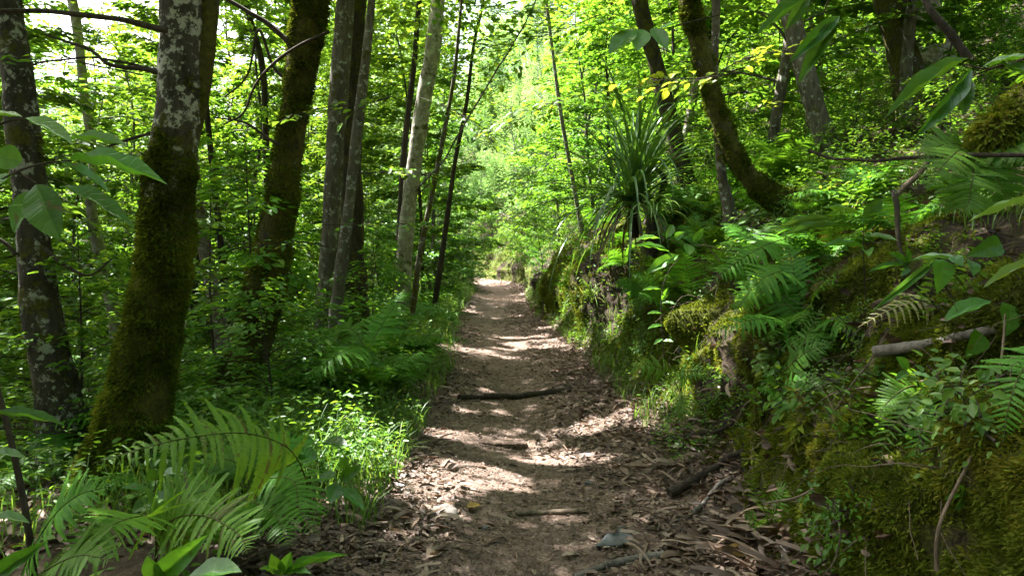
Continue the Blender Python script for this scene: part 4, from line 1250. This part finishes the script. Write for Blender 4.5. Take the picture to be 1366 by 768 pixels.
lit_spray('leafy_branch', 'yellow-lit spray of small leaves glowing right of the curved mossy trunk', [(960, 96, 6.0), (990, 80, 5.9), (1020, 72, 5.9), (1050, 68, 5.9)], 26, .24, (.06, .10), 'leaf_backlit', 6)
lit_spray('leafy_branch', 'small yellow-lit twig low behind the curved mossy trunk', [(1000, 150, 6.8), (1015, 142, 6.7), (1030, 136, 6.6)], 9, .12, (.06, .09), 'leaf_backlit', 7)
lit_spray('leafy_branch', 'spray of yellow-green leaves in front of the slender grey trunks', [(470, 232, 6.5), (500, 230, 6.4), (530, 228, 6.4), (560, 232, 6.3)], 28, .25, (.06, .1), 'leaf', 8)
lit_spray('leafy_branch', 'leafy twig hanging before the top of the leaning mossy trunk', [(520, 130, 5.5), (480, 140, 5.4), (440, 142, 5.3), (400, 152, 5.2)], 30, .28, (.06, .1), 'leaf', 9)
lit_spray('leafy_branch', 'leafy twig at mid height between the two thick mossy trunks', [(440, 330, 6.0), (400, 322, 5.9), (360, 326, 5.8), (320, 330, 5.8)], 30, .28, (.05, .09), 'leaf', 10)
lit_spray('leafy_branch', 'leafy twig in the upper left gap between lichen trunks', [(190, 100, 5.0), (140, 90, 5.0), (100, 84, 5.0), (60, 88, 5.0)], 30, .3, (.06, .1), 'leaf', 12)
lit_spray('leafy_branch', 'leafy twig low between the slender trunks and the path edge', [(430, 300, 7.5), (470, 300, 7.4), (510, 296, 7.3), (545, 300, 7.2)], 30, .32, (.06, .1), 'leaf', 13)

lit_spray('leafy_branch', 'bright leafy branch arching over the path from the right, highest one in the middle', [(800, 20, 9.0), (750, 40, 9.3), (690, 62, 9.7), (640, 96, 10)], 110, .8, (.09, .15), 'leaf', 21)
lit_spray('leafy_branch', 'leafy branch hanging over the path just left of the spiky rosette', [(800, 120, 11), (760, 132, 11.2), (710, 150, 11.5), (672, 176, 12)], 110, .8, (.09, .15), 'leaf', 22)
lit_spray('leafy_branch', 'leafy branch reaching over the path from the pale trunk on the left', [(560, 130, 13), (590, 140, 12.6), (625, 160, 12.3), (655, 190, 12)], 100, .7, (.09, .15), 'leaf', 23)
lit_spray('leafy_branch', 'lowest leafy branch hanging over the far stretch of path', [(770, 215, 15), (740, 222, 15.5), (700, 236, 16), (668, 254, 16.5)], 110, .9, (.10, .16), 'leaf', 24)
lit_spray('leafy_branch', 'leafy branch crossing the top edge above the middle of the path', [(560, -30, 8), (600, -4, 8.2), (650, 14, 8.4), (700, 20, 8.6)], 90, .6, (.08, .13), 'leaf', 25)
# plants on the bank
sprig('broadleaf_seedling', 'seedling with a whorl of pointed leaves on the right bank below the branch', 'plant',
      [[(1155, 400, 3.1), (1152, 340, 3.05), (1152, 300, 3.0)]],
      [(1152, 290, 3.0, 1178, 266, 2.95, .06, FACE), (1152, 292, 3.0, 1186, 280, 2.9, .06, UPF), (1152, 298, 3.0, 1184, 290, 2.88, .055, UPF), (1150, 316, 3.0, 1198, 316, 2.9, .06, UPF), (1150, 288, 3.0, 1098, 270, 2.95, .04, EDGE),
       (1152, 330, 3.0, 1100, 320, 2.9, .045, EDGE), (1152, 335, 3.0, 1160, 334, 2.8, .05, UPF)])
sprig('broadleaf_seedling', 'plant with heart-shaped leaves at the right edge of the bank', 'plant',
      [[(1400, 330, 2.4), (1350, 330, 2.4), (1310, 350, 2.4), (1262, 348, 2.4)], [(1400, 400, 2.4), (1370, 395, 2.35), (1330, 405, 2.3)]],
      [(1258, 346, 2.4, 1257, 388, 2.36, .075, FACE, HEART, .7), (1296, 348, 2.4, 1303, 364, 2.35, .05, FACE, HEART, .4), (1270, 342, 2.4, 1286, 352, 2.36, .05, FACE, HEART, .5), (1336, 325, 2.4, 1300, 338, 2.35, .07, FACE, HEART, .2),
       (1322, 402, 2.3, 1260, 420, 2.25, .065, UPF, BIGFLAT, .5), (1348, 406, 2.3, 1350, 444, 2.24, .085, FACE, HEART, .6), (1366, 350, 2.3, 1400, 340, 2.2, .08, FACE, HEART, .5), (1310, 445, 2.3, 1296, 474, 2.25, .07, FACE, HEART, .6)])
sprig('grass_clump', 'clump of long bamboo-like leaves on the right bank', 'plant',
      [[(1240, 400, 2.8), (1245, 380, 2.7), (1250, 350, 2.6)]],
      [(1250, 345, 2.6, 1170, 410, 2.5, .03, (.3, -.8, .6)), (1220, 345, 2.6, 1285, 340, 2.5, .03, UPF), (1390, 345, 2.0, 1310, 376, 2.0, .032, UPF), (1400, 262, 2.0, 1288, 286, 2.1, .024, EDGE), (1120, 300, 3.2, 1040, 306, 3.1, .026, EDGE), (1110, 292, 3.2, 1030, 298, 3.15, .02, EDGE)], mat='strap')
sprig('broadleaf_seedling', 'tiny seedling of three bright leaves beside the grey stick on the bank', 'plant',
      [[(1225, 515, 2.35), (1222, 500, 2.33), (1212, 490, 2.32)]],
      [(1212, 492, 2.32, 1198, 476, 2.3, .035, FACE, BIGFLAT, .8), (1214, 498, 2.32, 1244, 502, 2.28, .03, UPF, BIGFLAT, .7), (1212, 496, 2.32, 1196, 505, 2.28, .03, UPF, BIGFLAT, .6)])
sprig('broadleaf_seedling', 'small seedling low on the mossy bank near the bottom right', 'plant',
      [[(1275, 680, 2.1), (1280, 668, 2.08), (1284, 660, 2.06)]],
      [(1284, 662, 2.06, 1262, 662, 2.02, .02, UPF), (1284, 660, 2.06, 1284, 648, 2.02, .02, FACE), (1284, 662, 2.06, 1296, 655, 2.02, .02, UPF), (1284, 664, 2.06, 1276, 680, 2.02, .02, FACE)])
sprig('broadleaf_seedling', 'pale bluish cut-leaved plant beside the dry fern frond', 'plant',
      [[(1215, 370, 2.75), (1208, 350, 2.7)]],
      [(1210, 352, 2.7, 1190, 336, 2.65, .03, FACE, BIGFLAT, .2), (1210, 352, 2.7, 1212, 332, 2.65, .03, FACE, BIGFLAT, .2), (1210, 352, 2.7, 1232, 342, 2.65, .03, UPF, BIGFLAT, .2), (1210, 354, 2.7, 1160, 356, 2.65, .025, UPF, BIGFLAT, .2), (1210, 354, 2.7, 1205, 366, 2.62, .03, FACE, BIGFLAT, .2)])
sprig('tall_herb', 'thin upright stalk with white-lit leaves at the foot of the bank', 'plant',
      [[(886, 500, 6.0), (885, 460, 6.0), (882, 420, 6.0), (884, 385, 5.95), (892, 362, 5.9), (905, 345, 5.85)]],
      [(882, 386, 5.95, 858, 384, 5.9, .05, UPF), (883, 400, 5.95, 892, 384, 5.9, .05, FACE), (883, 404, 5.95, 902, 404, 5.9, .05, UPF), (883, 418, 5.95, 864, 416, 5.9, .05, UPF), (884, 434, 5.95, 864, 436, 5.9, .05, UPF), (884, 430, 5.95, 894, 424, 5.9, .05, UPF),
       (884, 455, 5.95, 898, 454, 5.9, .05, UPF), (884, 452, 5.95, 872, 458, 5.9, .04, UPF)], stem_r=.005)
sprig('leafy_branch', 'small arching twig with sunlit leaves over the bank below the curved trunk', 'branch',
      [[(975, 338, 5.6), (945, 328, 5.6), (915, 326, 5.6), (892, 318, 5.6)], [(960, 348, 5.6), (945, 330, 5.6), (935, 316, 5.6)]],
      [(918, 326, 5.6, 920, 338, 5.5, .09, FACE, BIGFLAT, .9), (925, 322, 5.6, 938, 306, 5.5, .06, FACE, BIGFLAT, .9), (905, 340, 5.6, 862, 362, 5.5, .1, (.2, -.7, .8), BIGFLAT, .8), (893, 336, 5.6, 850, 322, 5.5, .1, UPF, BIGFLAT, .8), (900, 318, 5.6, 912, 310, 5.5, .06, FACE, BIGFLAT, .9),
       (880, 318, 5.6, 850, 316, 5.5, .08, UPF, BIGFLAT, .9), (898, 300, 5.7, 890, 316, 5.6, .06, FACE, BIGFLAT, .9), (1020, 330, 5.0, 1055, 340, 4.9, .05, FACE, BIGFLAT, .3)], stem_r=.005, stemmat='wood_dry')
# plants bottom left
sprig('broadleaf_plant', 'broad-leaved plant in the bottom left with light upright leaves', 'plant',
      [[(215, 820, 1.75), (218, 780, 1.72), (222, 760, 1.7)]],
      [(205, 775, 1.7, 266, 722, 1.6, .055, (.4, -.9, .4), BIGFLAT, .8), (215, 770, 1.7, 195, 748, 1.62, .05, FACE, BIGFLAT, .8), (250, 770, 1.7, 316, 752, 1.62, .07, UPF, BIGFLAT, .3), (200, 775, 1.7, 150, 800, 1.6, .06, UPF, BIGFLAT, .4)])
sprig('broadleaf_plant', 'small pale green seedling at the bottom edge beside the path litter', 'plant',
      [[(372, 800, 1.9), (374, 775, 1.9), (376, 765, 1.9)]],
      [(376, 765, 1.9, 362, 742, 1.85, .04, FACE, BIGFLAT, .95), (378, 765, 1.9, 386, 740, 1.85, .04, FACE, BIGFLAT, .95), (378, 768, 1.9, 456, 728, 1.8, .02, UPF, BIGFLAT, .6), (378, 766, 1.9, 412, 758, 1.82, .03, UPF, BIGFLAT, .7), (374, 768, 1.9, 350, 752, 1.82, .03, UPF, BIGFLAT, .7)])
sprig('broadleaf_plant', 'plant with rounded dull leaves between the fern fronds at left', 'plant',
      [[(200, 720, 3.0), (205, 670, 2.95), (208, 640, 2.9)]],
      [(206, 660, 2.9, 165, 645, 2.8, .08, UPF, BIGFLAT, .3), (208, 640, 2.9, 200, 628, 2.85, .06, FACE, HEART, .3), (208, 640, 2.9, 248, 622, 2.85, .07, UPF, BIGFLAT, .3), (208, 665, 2.9, 178, 680, 2.8, .08, UPF, BIGFLAT, .3), (210, 655, 2.9, 236, 650, 2.8, .07, FACE, BIGFLAT, .35)])
sprig('broadleaf_plant', 'long dull leaves poking in from the left edge near the ground', 'plant',
      [[(-40, 640, 1.8), (-20, 620, 1.8), (-10, 608, 1.8)], [(-40, 740, 1.7), (-10, 760, 1.7)]],
      [(-12, 606, 1.8, 30, 604, 1.75, .03, UPF, BIGFLAT, .4), (-10, 552, 1.9, 84, 556, 1.85, .03, UPF, BIGFLAT, .2), (-8, 770, 1.7, 48, 728, 1.6, .04, FACE, BIGFLAT, .4), (-10, 690, 1.7, 36, 690, 1.65, .03, UPF, BIGFLAT, .6)])
sprig('sapling_stem', 'thin black bare sapling stem standing at the lower left edge', 'sapling', [[(48, 800, 2.2), (40, 720, 2.2), (26, 640, 2.2), (8, 560, 2.2), (-10, 500, 2.2), (-40, 430, 2.2)]], [], stem_r=.013)
sprig('broadleaf_plant', 'leafy herb on the left path edge in front of the sunlit litter', 'plant',
      [[(440, 690, 3.4), (452, 650, 3.35), (462, 625, 3.3)]],
      [(455, 640, 3.35, 478, 622, 3.25, .06, FACE, BIGFLAT, .6), (452, 645, 3.35, 440, 668, 3.25, .08, FACE, BIGFLAT, .4), (456, 650, 3.35, 486, 676, 3.25, .06, UPF, BIGFLAT, .5), (448, 630, 3.35, 425, 640, 3.3, .07, UPF, BIGFLAT, .3), (460, 625, 3.3, 456, 612, 3.25, .05, FACE, BIGFLAT, .6)])
sprig('broadleaf_plant', 'dark broad leaf plant in front of the sunlit grass tuft', 'plant',
      [[(420, 660, 3.9), (424, 620, 3.9), (420, 590, 3.9)]], [(430, 590, 3.9, 462, 590, 3.8, .10, UPF, BIGFLAT, .2), (420, 592, 3.9, 400, 580, 3.85, .08, UPF, BIGFLAT, .3), (420, 600, 3.9, 404, 615, 3.8, .09, FACE, BIGFLAT, .3)])

# strap-leaved plants
def strap_plant(b, n, L, w, label, name, az=(0, 360), el=(-10, 85), droop=(60, 110), mat='strap', cat='plant', pale=.0, r0=.04):
    root = thing(name, b, label, cat)
    g = Geo()
    for k in range(n):
        a = R(rng.uniform(*az)); e = rng.uniform(*el)
        ln = L * rng.uniform(.7, 1.1)
        c = arc(b + rng.normal(0, r0, 3) * np.array([1, 1, .5]), a, ln, R(e), R(max(e - rng.uniform(*droop), -85)), 14, rng.normal(0, .15), 1.7)
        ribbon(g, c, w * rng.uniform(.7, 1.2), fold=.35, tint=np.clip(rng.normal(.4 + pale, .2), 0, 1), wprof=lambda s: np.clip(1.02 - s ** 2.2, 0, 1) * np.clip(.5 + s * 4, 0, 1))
    reg(root, g.build('foliage', M[mat], root, b))
    if L > .6:
        s = Geo(); tube(s, np.array([b + [0, .02, -.45], b + [0, .01, -.2], b + [0, 0, .04]]), [.07, .07, .05], 10, .3, .15)
        reg(root, s.build('stem', M['bark_dark'], root, b))
    return root
bY = P(846, 268, 9.0)
ros = strap_plant(bY, 170, 2.1, .042, 'spiky rosette of long dark strap leaves on the bank top beside the path', 'spiky_plant', el=(-10, 85), droop=(60, 125), r0=.07)
_g = Geo()
for k in range(26):
    a = rng.uniform(0, 6.28)
    c = arc(bY + rng.normal(0, .05, 3), a, rng.uniform(.5, 1.1), R(rng.uniform(-30, 20)), R(rng.uniform(-88, -60)), 12, rng.normal(0, .3), .8)
    ribbon(_g, c, .03, fold=.3, tint=np.clip(rng.normal(.6, .2), 0, .95))
reg(ros, _g.build('dead_skirt', M['litter'], ros, bY))
bR = P(870, 290, 8.2)
strap_plant(bR, 22, .75, .028, 'drooping pale palm-like leaf fan below the spiky rosette', 'palm_frond', az=(150, 330), el=(10, 50), droop=(90, 140), pale=.35)
bT = pick(452, 598)[2]
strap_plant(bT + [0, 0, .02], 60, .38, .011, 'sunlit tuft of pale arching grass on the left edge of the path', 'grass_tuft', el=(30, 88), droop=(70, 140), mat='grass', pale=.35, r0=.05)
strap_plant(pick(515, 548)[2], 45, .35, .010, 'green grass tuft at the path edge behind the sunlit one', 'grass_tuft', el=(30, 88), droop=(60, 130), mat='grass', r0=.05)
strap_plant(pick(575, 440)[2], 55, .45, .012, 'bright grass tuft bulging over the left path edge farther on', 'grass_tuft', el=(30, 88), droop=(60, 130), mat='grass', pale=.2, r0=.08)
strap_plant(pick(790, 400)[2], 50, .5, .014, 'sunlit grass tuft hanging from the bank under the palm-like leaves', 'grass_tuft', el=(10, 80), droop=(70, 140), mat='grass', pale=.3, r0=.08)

# ---------------------------------------------------------------- wood and stones
def stick(px_list, r0, r1, mat, label, name='fallen_stick', cat='stick', lift=.0, wob=.008, sides=10, stubs=()):
    pts = []
    for q in px_list:
        if len(q) == 3: pts.append(P(*q))
        else: pts.append(pick(*q)[2] + np.array([0, 0, lift]))
    c = smooth(np.array(pts), 10 * len(pts))
    c = c + np.stack([fbm(c * 6, 3, 2), fbm(c * 6, 4, 2), fbm(c * 6, 5, 2) * .6], -1) * wob * 2
    b = c[0].copy()
    g = Geo()
    tube(g, c, np.linspace(r0, r1, len(c)), sides, .15, .14, int(px_list[0][0]), 14)
    for (i, dx, dy, dz, rr) in stubs:
        s = c[int(i * (len(c) - 1))]
        tube(g, smooth(np.array([s, s + np.array([dx, dy, dz]) * .5 + rng.normal(0, .01, 3), s + np.array([dx, dy, dz])]), 8), np.linspace(rr, rr * .4, 8), 7, .1, .1)
    return tag(g.build(name, M[mat], None, b), label, cat)
stick([(612, 530), (650, 530), (690, 528), (730, 523), (762, 518)], .03, .036, 'bark_dark', 'dark log lying across the path half way to the bend', 'fallen_log', 'log', .025, .015, 14)
stick([(688, 682), (720, 683), (752, 683), (778, 684)], .017, .014, 'wood_dry', 'short pale brown stick lying level on the path', lift=.012, stubs=[(.9, .03, .04, .02, .005)])
stick([(762, 768), (800, 757), (840, 748), (882, 740)], .017, .02, 'wood_grey', 'thick greyish stick at the bottom edge of the path', lift=.012)
stick([(560, 535), (600, 533), (640, 530)], .012, .008, 'wood_dry', 'thin root-like stick left of the dark log', lift=.01)
stick([(655, 552), (690, 551), (726, 545)], .01, .007, 'wood_dry', 'thin stick lying just in front of the dark log', lift=.008)
stick([(892, 660), (930, 640), (965, 620), (1000, 604)], .03, .014, 'bark_dark', 'dark rotten branch propped on the foot of the mossy bank', lift=.03, stubs=[(.4, .1, .02, .08, .01)])
stick([(885, 592), (920, 585), (950, 578), (975, 572)], .022, .01, 'bark_dark', 'dark broken branch sticking from the bank above the litter', lift=.03)
stick([(922, 690), (940, 668), (958, 650), (975, 638)], .014, .012, 'wood_grey', 'grey stick leaning up from the litter onto the bank', lift=.02)
stick([(1024, 670, 2.75), (1060, 664, 2.7), (1085, 652, 2.62), (1110, 630, 2.58)], .004, .006, 'wood_dry', 'thin pale bent twig sticking out of the lower bank', wob=.002, sides=7)
stick([(1045, 780), (1046, 755), (1046, 728, 3.0)], .018, .017, 'wood_grey', 'grey stub of wood standing at the bottom edge by the bank', lift=.0)
stick([(1166, 470, 2.75), (1190, 466, 2.7), (1230, 460, 2.6), (1275, 452, 2.5), (1335, 436, 2.35)], .022, .015, 'wood_grey', 'grey branch lying along the right bank under the broad leaves')
stick([(1078, 200, 3.9), (1110, 210, 3.8), (1150, 214, 3.6), (1210, 211, 3.4), (1280, 206, 3.2), (1370, 208, 3.0), (1430, 215, 2.9)], .006, .011, 'bark_dark', 'long thin black branch spanning the top of the right bank', name='dead_branch', cat='branch')
stick([(1225, -15, 4.2), (1245, 15, 4.1), (1268, 48, 4.05), (1292, 78, 4.0)], .018, .026, 'bark_dark', 'short black branch slanting down in the upper right corner', name='dead_branch', cat='branch')
stick([(1195, 262, 3.25), (1215, 240, 3.25), (1238, 214, 3.3), (1252, 200, 3.3)], .014, .01, 'wood_dry', 'pale dry stick leaning up the bank below the black branch')
stick([(1250, 760, 1.95), (1252, 700, 1.95), (1290, 620, 2.0), (1320, 550, 2.05), (1336, 470, 2.1), (1340, 420, 2.15)], .006, .003, 'wood_dry', 'long thin brown vine hanging down the right bank', name='hanging_vine', cat='vine', wob=.004, sides=7)
stick([(1110, 560, 3.0), (1130, 520, 2.9), (1160, 480, 2.8), (1185, 440, 2.7)], .004, .003, 'wood_dry', 'thin dry stem crossing the dark hollow in the bank', name='dry_stalk', cat='dry stalk', wob=.004, sides=6)
stick([(1055, 570, 3.3), (1110, 525, 3.1), (1180, 515, 2.8), (1240, 505, 2.5)], .003, .003, 'wood_dry', 'wispy dry stem running sideways above the hanging fern', name='dry_stalk', cat='dry stalk', wob=.006, sides=6)
stick([(1196, 255, 3.2), (1202, 310, 3.15), (1212, 360, 3.1)], .013, .006, 'bark_moss', 'mossy root hanging over the dark hollow in the bank', name='hanging_root', cat='root', wob=.01)
stick([(862, 300, 9.6), (884, 250, 9.5), (878, 228, 9.4), (845, 215, 9.3), (815, 212, 9.2)], .05, .012, 'bark_dark', 'black crooked branch arching over the spiky rosette', name='dead_branch', cat='branch')
stick([(552, 255, 9), (590, 215, 9), (640, 130, 9), (690, 50, 9), (720, -10, 9)], .014, .008, 'bark_grey', 'thin dark sapling bending right over the path', name='leaning_sapling', cat='sapling')

def slab(px, py, sx, sy, sz, rz, tilt, mat, label, name='flat_stone', cat='stone', seed=1):
    b = pick(px, py)[2]
    nu, nv = 30, 22
    th = np.linspace(0, 2 * math.pi, nu, endpoint=False); ph = np.linspace(-math.pi / 2, math.pi / 2, nv)
    T_, Q_ = np.meshgrid(th, ph, indexing='ij')
    ce = lambda a, e: np.sign(a) * np.abs(a) ** e
    x = ce(np.cos(Q_), .5) * ce(np.cos(T_), .7); y = ce(np.cos(Q_), .5) * ce(np.sin(T_), .7); z = ce(np.sin(Q_), .6)
    p = np.stack([x, y, z], -1)
    p = p * (1 + .22 * fbm(p * 1.6, seed, 3) + .06 * fbm(p * 6, seed + 3, 3))[..., None]
    p[..., 0] *= (1 - .35 * p[..., 1])
    if name == 'flat_stone': p[..., 1] *= np.clip(1.05 + .75 * np.clip(p[..., 0], -1.1, 1), .25, 1.6)
    p = p * np.array([sx, sy, sz])
    ct, st_ = math.cos(tilt), math.sin(tilt)
    p = np.stack([p[..., 0], p[..., 1] * ct - p[..., 2] * st_, p[..., 1] * st_ + p[..., 2] * ct], -1)
    c_, s_ = math.cos(rz), math.sin(rz)
    p = np.stack([p[..., 0] * c_ - p[..., 1] * s_, p[..., 0] * s_ + p[..., 1] * c_, p[..., 2]], -1) + b
    i = np.arange(T_.size).reshape(T_.shape)
    f = np.stack([i[:, :-1], np.roll(i, -1, 0)[:, :-1], np.roll(i, -1, 0)[:, 1:], i[:, 1:]], -1).reshape(-1, 4)
    g = Geo(); g.add(p.reshape(-1, 3), f, .1)
    return tag(g.build(name, M[mat], None, b), label, cat)
slab(832, 712, .17, .085, .012, .55, .12, 'stone', 'flat bluish grey stone wedge set in the path at lower right', seed=3)
slab(592, 682, .09, .055, .03, -.5, .25, 'wood_grey', 'sunlit grey chunk of ribbed bark on the left of the path', 'bark_chunk', 'bark', 8)
slab(345 + 330, 588, .16, .06, .03, .0, .0, 'path', 'low earth lump shading the middle of the path', 'earth_lump', 'lump', 12)
for (px, py, s, lab) in [(905, 470, .04, 'small pale stone in the mossy bank foot'), (648, 700, .02, 'small pebble on the trodden earth near the pale stick'), (785, 640, .025, 'small pebble on the right side of the path')]:
    slab(px, py, s, s * .8, s * .6, px, .1, 'stone', lab, 'small_stone', 'stone', px)

# heap of dead strap leaves at the foot of the bank, bottom right
def dead_heap(px, py, n, spread, L, label, seed):
    r = np.random.default_rng(seed)
    b = pick(px, py)[2]
    g = Geo()
    for k in range(n):
        q = b + np.array([r.normal(0, spread), r.normal(0, spread * .7), 0])
        us = np.interp(q[0] - float(cxp(q[1])), DF, _uf)
        q[2] = surf(np.array([us]), np.array([q[1]]))[0, 2] + r.uniform(.0, .06)
        a = r.normal(2.6, .7); ln = L * r.uniform(.4, 1.1)
        c = arc(q, a, ln, R(r.uniform(-10, 40)), R(r.uniform(-40, 10)), 9, r.normal(0, .6))
        c = c - np.array([math.cos(a), math.sin(a), 0]) * ln * .5
        ribbon(g, c, r.uniform(.012, .04), fold=r.uniform(-.5, .8), tint=np.clip(r.normal(.55, .25), 0, .97), side=unit(np.array([math.sin(a), -math.cos(a), r.normal(0, .5)])))
    return tag(g.build('dead_leaf_heap', M['litter'], None, b), label, 'leaf heap', None, 'stuff')
dead_heap(980, 735, 70, .16, .24, 'heap of brown dead strap leaves at the bank foot, bottom right', 4)
dead_heap(1010, 770, 45, .14, .24, 'loose dead strap leaves beside the grey wood stub at the bottom edge', 6)
dead_heap(890, 620, 45, .2, .18, 'drift of dry leaves along the right edge of the path', 8)
dead_heap(560, 690, 45, .22, .16, 'layer of narrow dead leaves on the left half of the path', 9)
def one_leaf(px, py, L, W, az, t, label, mat='litter'):
    p = pick(px, py)
    g = Geo(); n = unit(surf_n(np.array([p[0]]), np.array([p[1]]))[0] + rng.normal(0, .2, 3))
    leaves(g, p[2] + n * .012, np.array([math.cos(az), math.sin(az), .1]), n, L, W, BIGFLAT, t)
    tag(g.build('fallen_leaf', M[mat], None, p[2]), label, 'leaf')
one_leaf(623, 676, .09, .06, .6, 1.0, 'yellow fallen leaf on the path beside the ribbed bark chunk')
one_leaf(1000, 745, .12, .06, 2.2, 1.0, 'yellowish dead leaf lying in the heap at bottom right')
one_leaf(750, 745, .10, .05, .3, .9, 'tan fallen leaf in front of the flat bluish stone')
one_leaf(565, 745, .12, .07, 1.0, .8, 'pale curled fallen leaf at the bottom of the path')
one_leaf(700, 655, .09, .05, 2.0, .7, 'brown fallen leaf between sunny patch and pale stick')
def mossy_root(pts, w0, w1, dens, label, name='mossy_root'):
    c = []
    for q in pts:
        uu, vv, pp = pick(q[0], q[1])
        c.append(pp + surf_n(np.array([uu]), np.array([vv]))[0] * .02 if abs(vv - q[2]) < 1.2 else P(*q))
    c = smooth(np.array(c), 60)
    b = c[0].copy()
    root = thing(name, b, label, 'root')
    g = Geo()
    v, dd = tube(g, c, np.interp(np.linspace(0, 1, 60), [0, .3, 1], [w0, w0 * 1.05, w1]), 16, .9, .35, int(pts[0][0]), 7)
    r2 = np.random.default_rng(int(pts[0][0]))
    p_, ax, nn, L, t = moss_fuzz(v, dd, np.full(60, .95), dens, r2, .04)
    ax = unit(ax + np.array([0, 0, -.7]))
    mg = Geo(); leaves(mg, p_, ax, nn, L, L * .3, DIA, np.clip(t + .18, 0, 1))
    mo = mg.build('moss', M['moss'], root, b); mo['kind'] = 'stuff'
    reg(root, g.build('root', M['bark_moss'], root, b), mo)
mossy_root([(1085, 318, 4.7), (1060, 345, 4.55), (1040, 390, 4.35), (1030, 440, 4.15), (1024, 500, 3.95), (1010, 570, 3.75), (1004, 620, 3.65)], .06, .03, 8000, 'hanging column of yellow-green moss on a root in the middle of the right bank')
mossy_root([(1400, 140, 3.4), (1360, 165, 3.3), (1325, 190, 3.25), (1300, 215, 3.3)], .13, .07, 6000, 'mossy mound at the top of the bank in the right corner')
mossy_root([(1062, 470, 3.9), (1066, 510, 3.75), (1070, 560, 3.6), (1066, 600, 3.5)], .035, .02, 2500, 'thin moss-covered root hanging beside the thick mossy column')
HP = [proto_tree(500 + k, H, nb, per, lf, .003, name='bank_herb', b0=.1, blen=bl, bark='twig') for k, (H, nb, per, lf, bl) in enumerate([(.22, 14, 26, .026, .2), (.16, 12, 22, .02, .16), (.3, 12, 14, .045, .22)])]
for t_ in HP: t_['category'] = 'herb'
u, v = scatter(64, (1.9, 6.3), (2.1, 11))
p, nn = surf(u, v), surf_n(u, v)
for k in range(64):
    put(HP[rng.choice([0, 0, 1, 1, 2])], p[k, 0], p[k, 1], rng.uniform(0, 6.28), rng.uniform(.7, 1.35), 'small leafy herb rooted in the moss of the near bank', 'small herbs on the mossy bank', p[k, 2], (-nn[k, 1] * .7, nn[k, 0] * .9))
scatter_ferns(30, (2.4, 5.8), (3.6, 9.5), 'small fern rooted in the moss of the near bank', 'small ferns on the near bank', (.32, .7))
scatter_trees(18, (-30, -7), (24, 52), FT, 1.2, 'sunlit tree far back in the left wood, seen between the near trunks', 'sunlit trees deep in the left wood', lambda x, y: -60 < 683 + 975 * x / y < 520, sc=(1.2, 1.7), sun=False)
# unused prototypes
for t_ in FP + HP:
    if t_.name not in USED:
        for c_ in kids(t_): bpy.data.objects.remove(c_)
        bpy.data.objects.remove(t_)
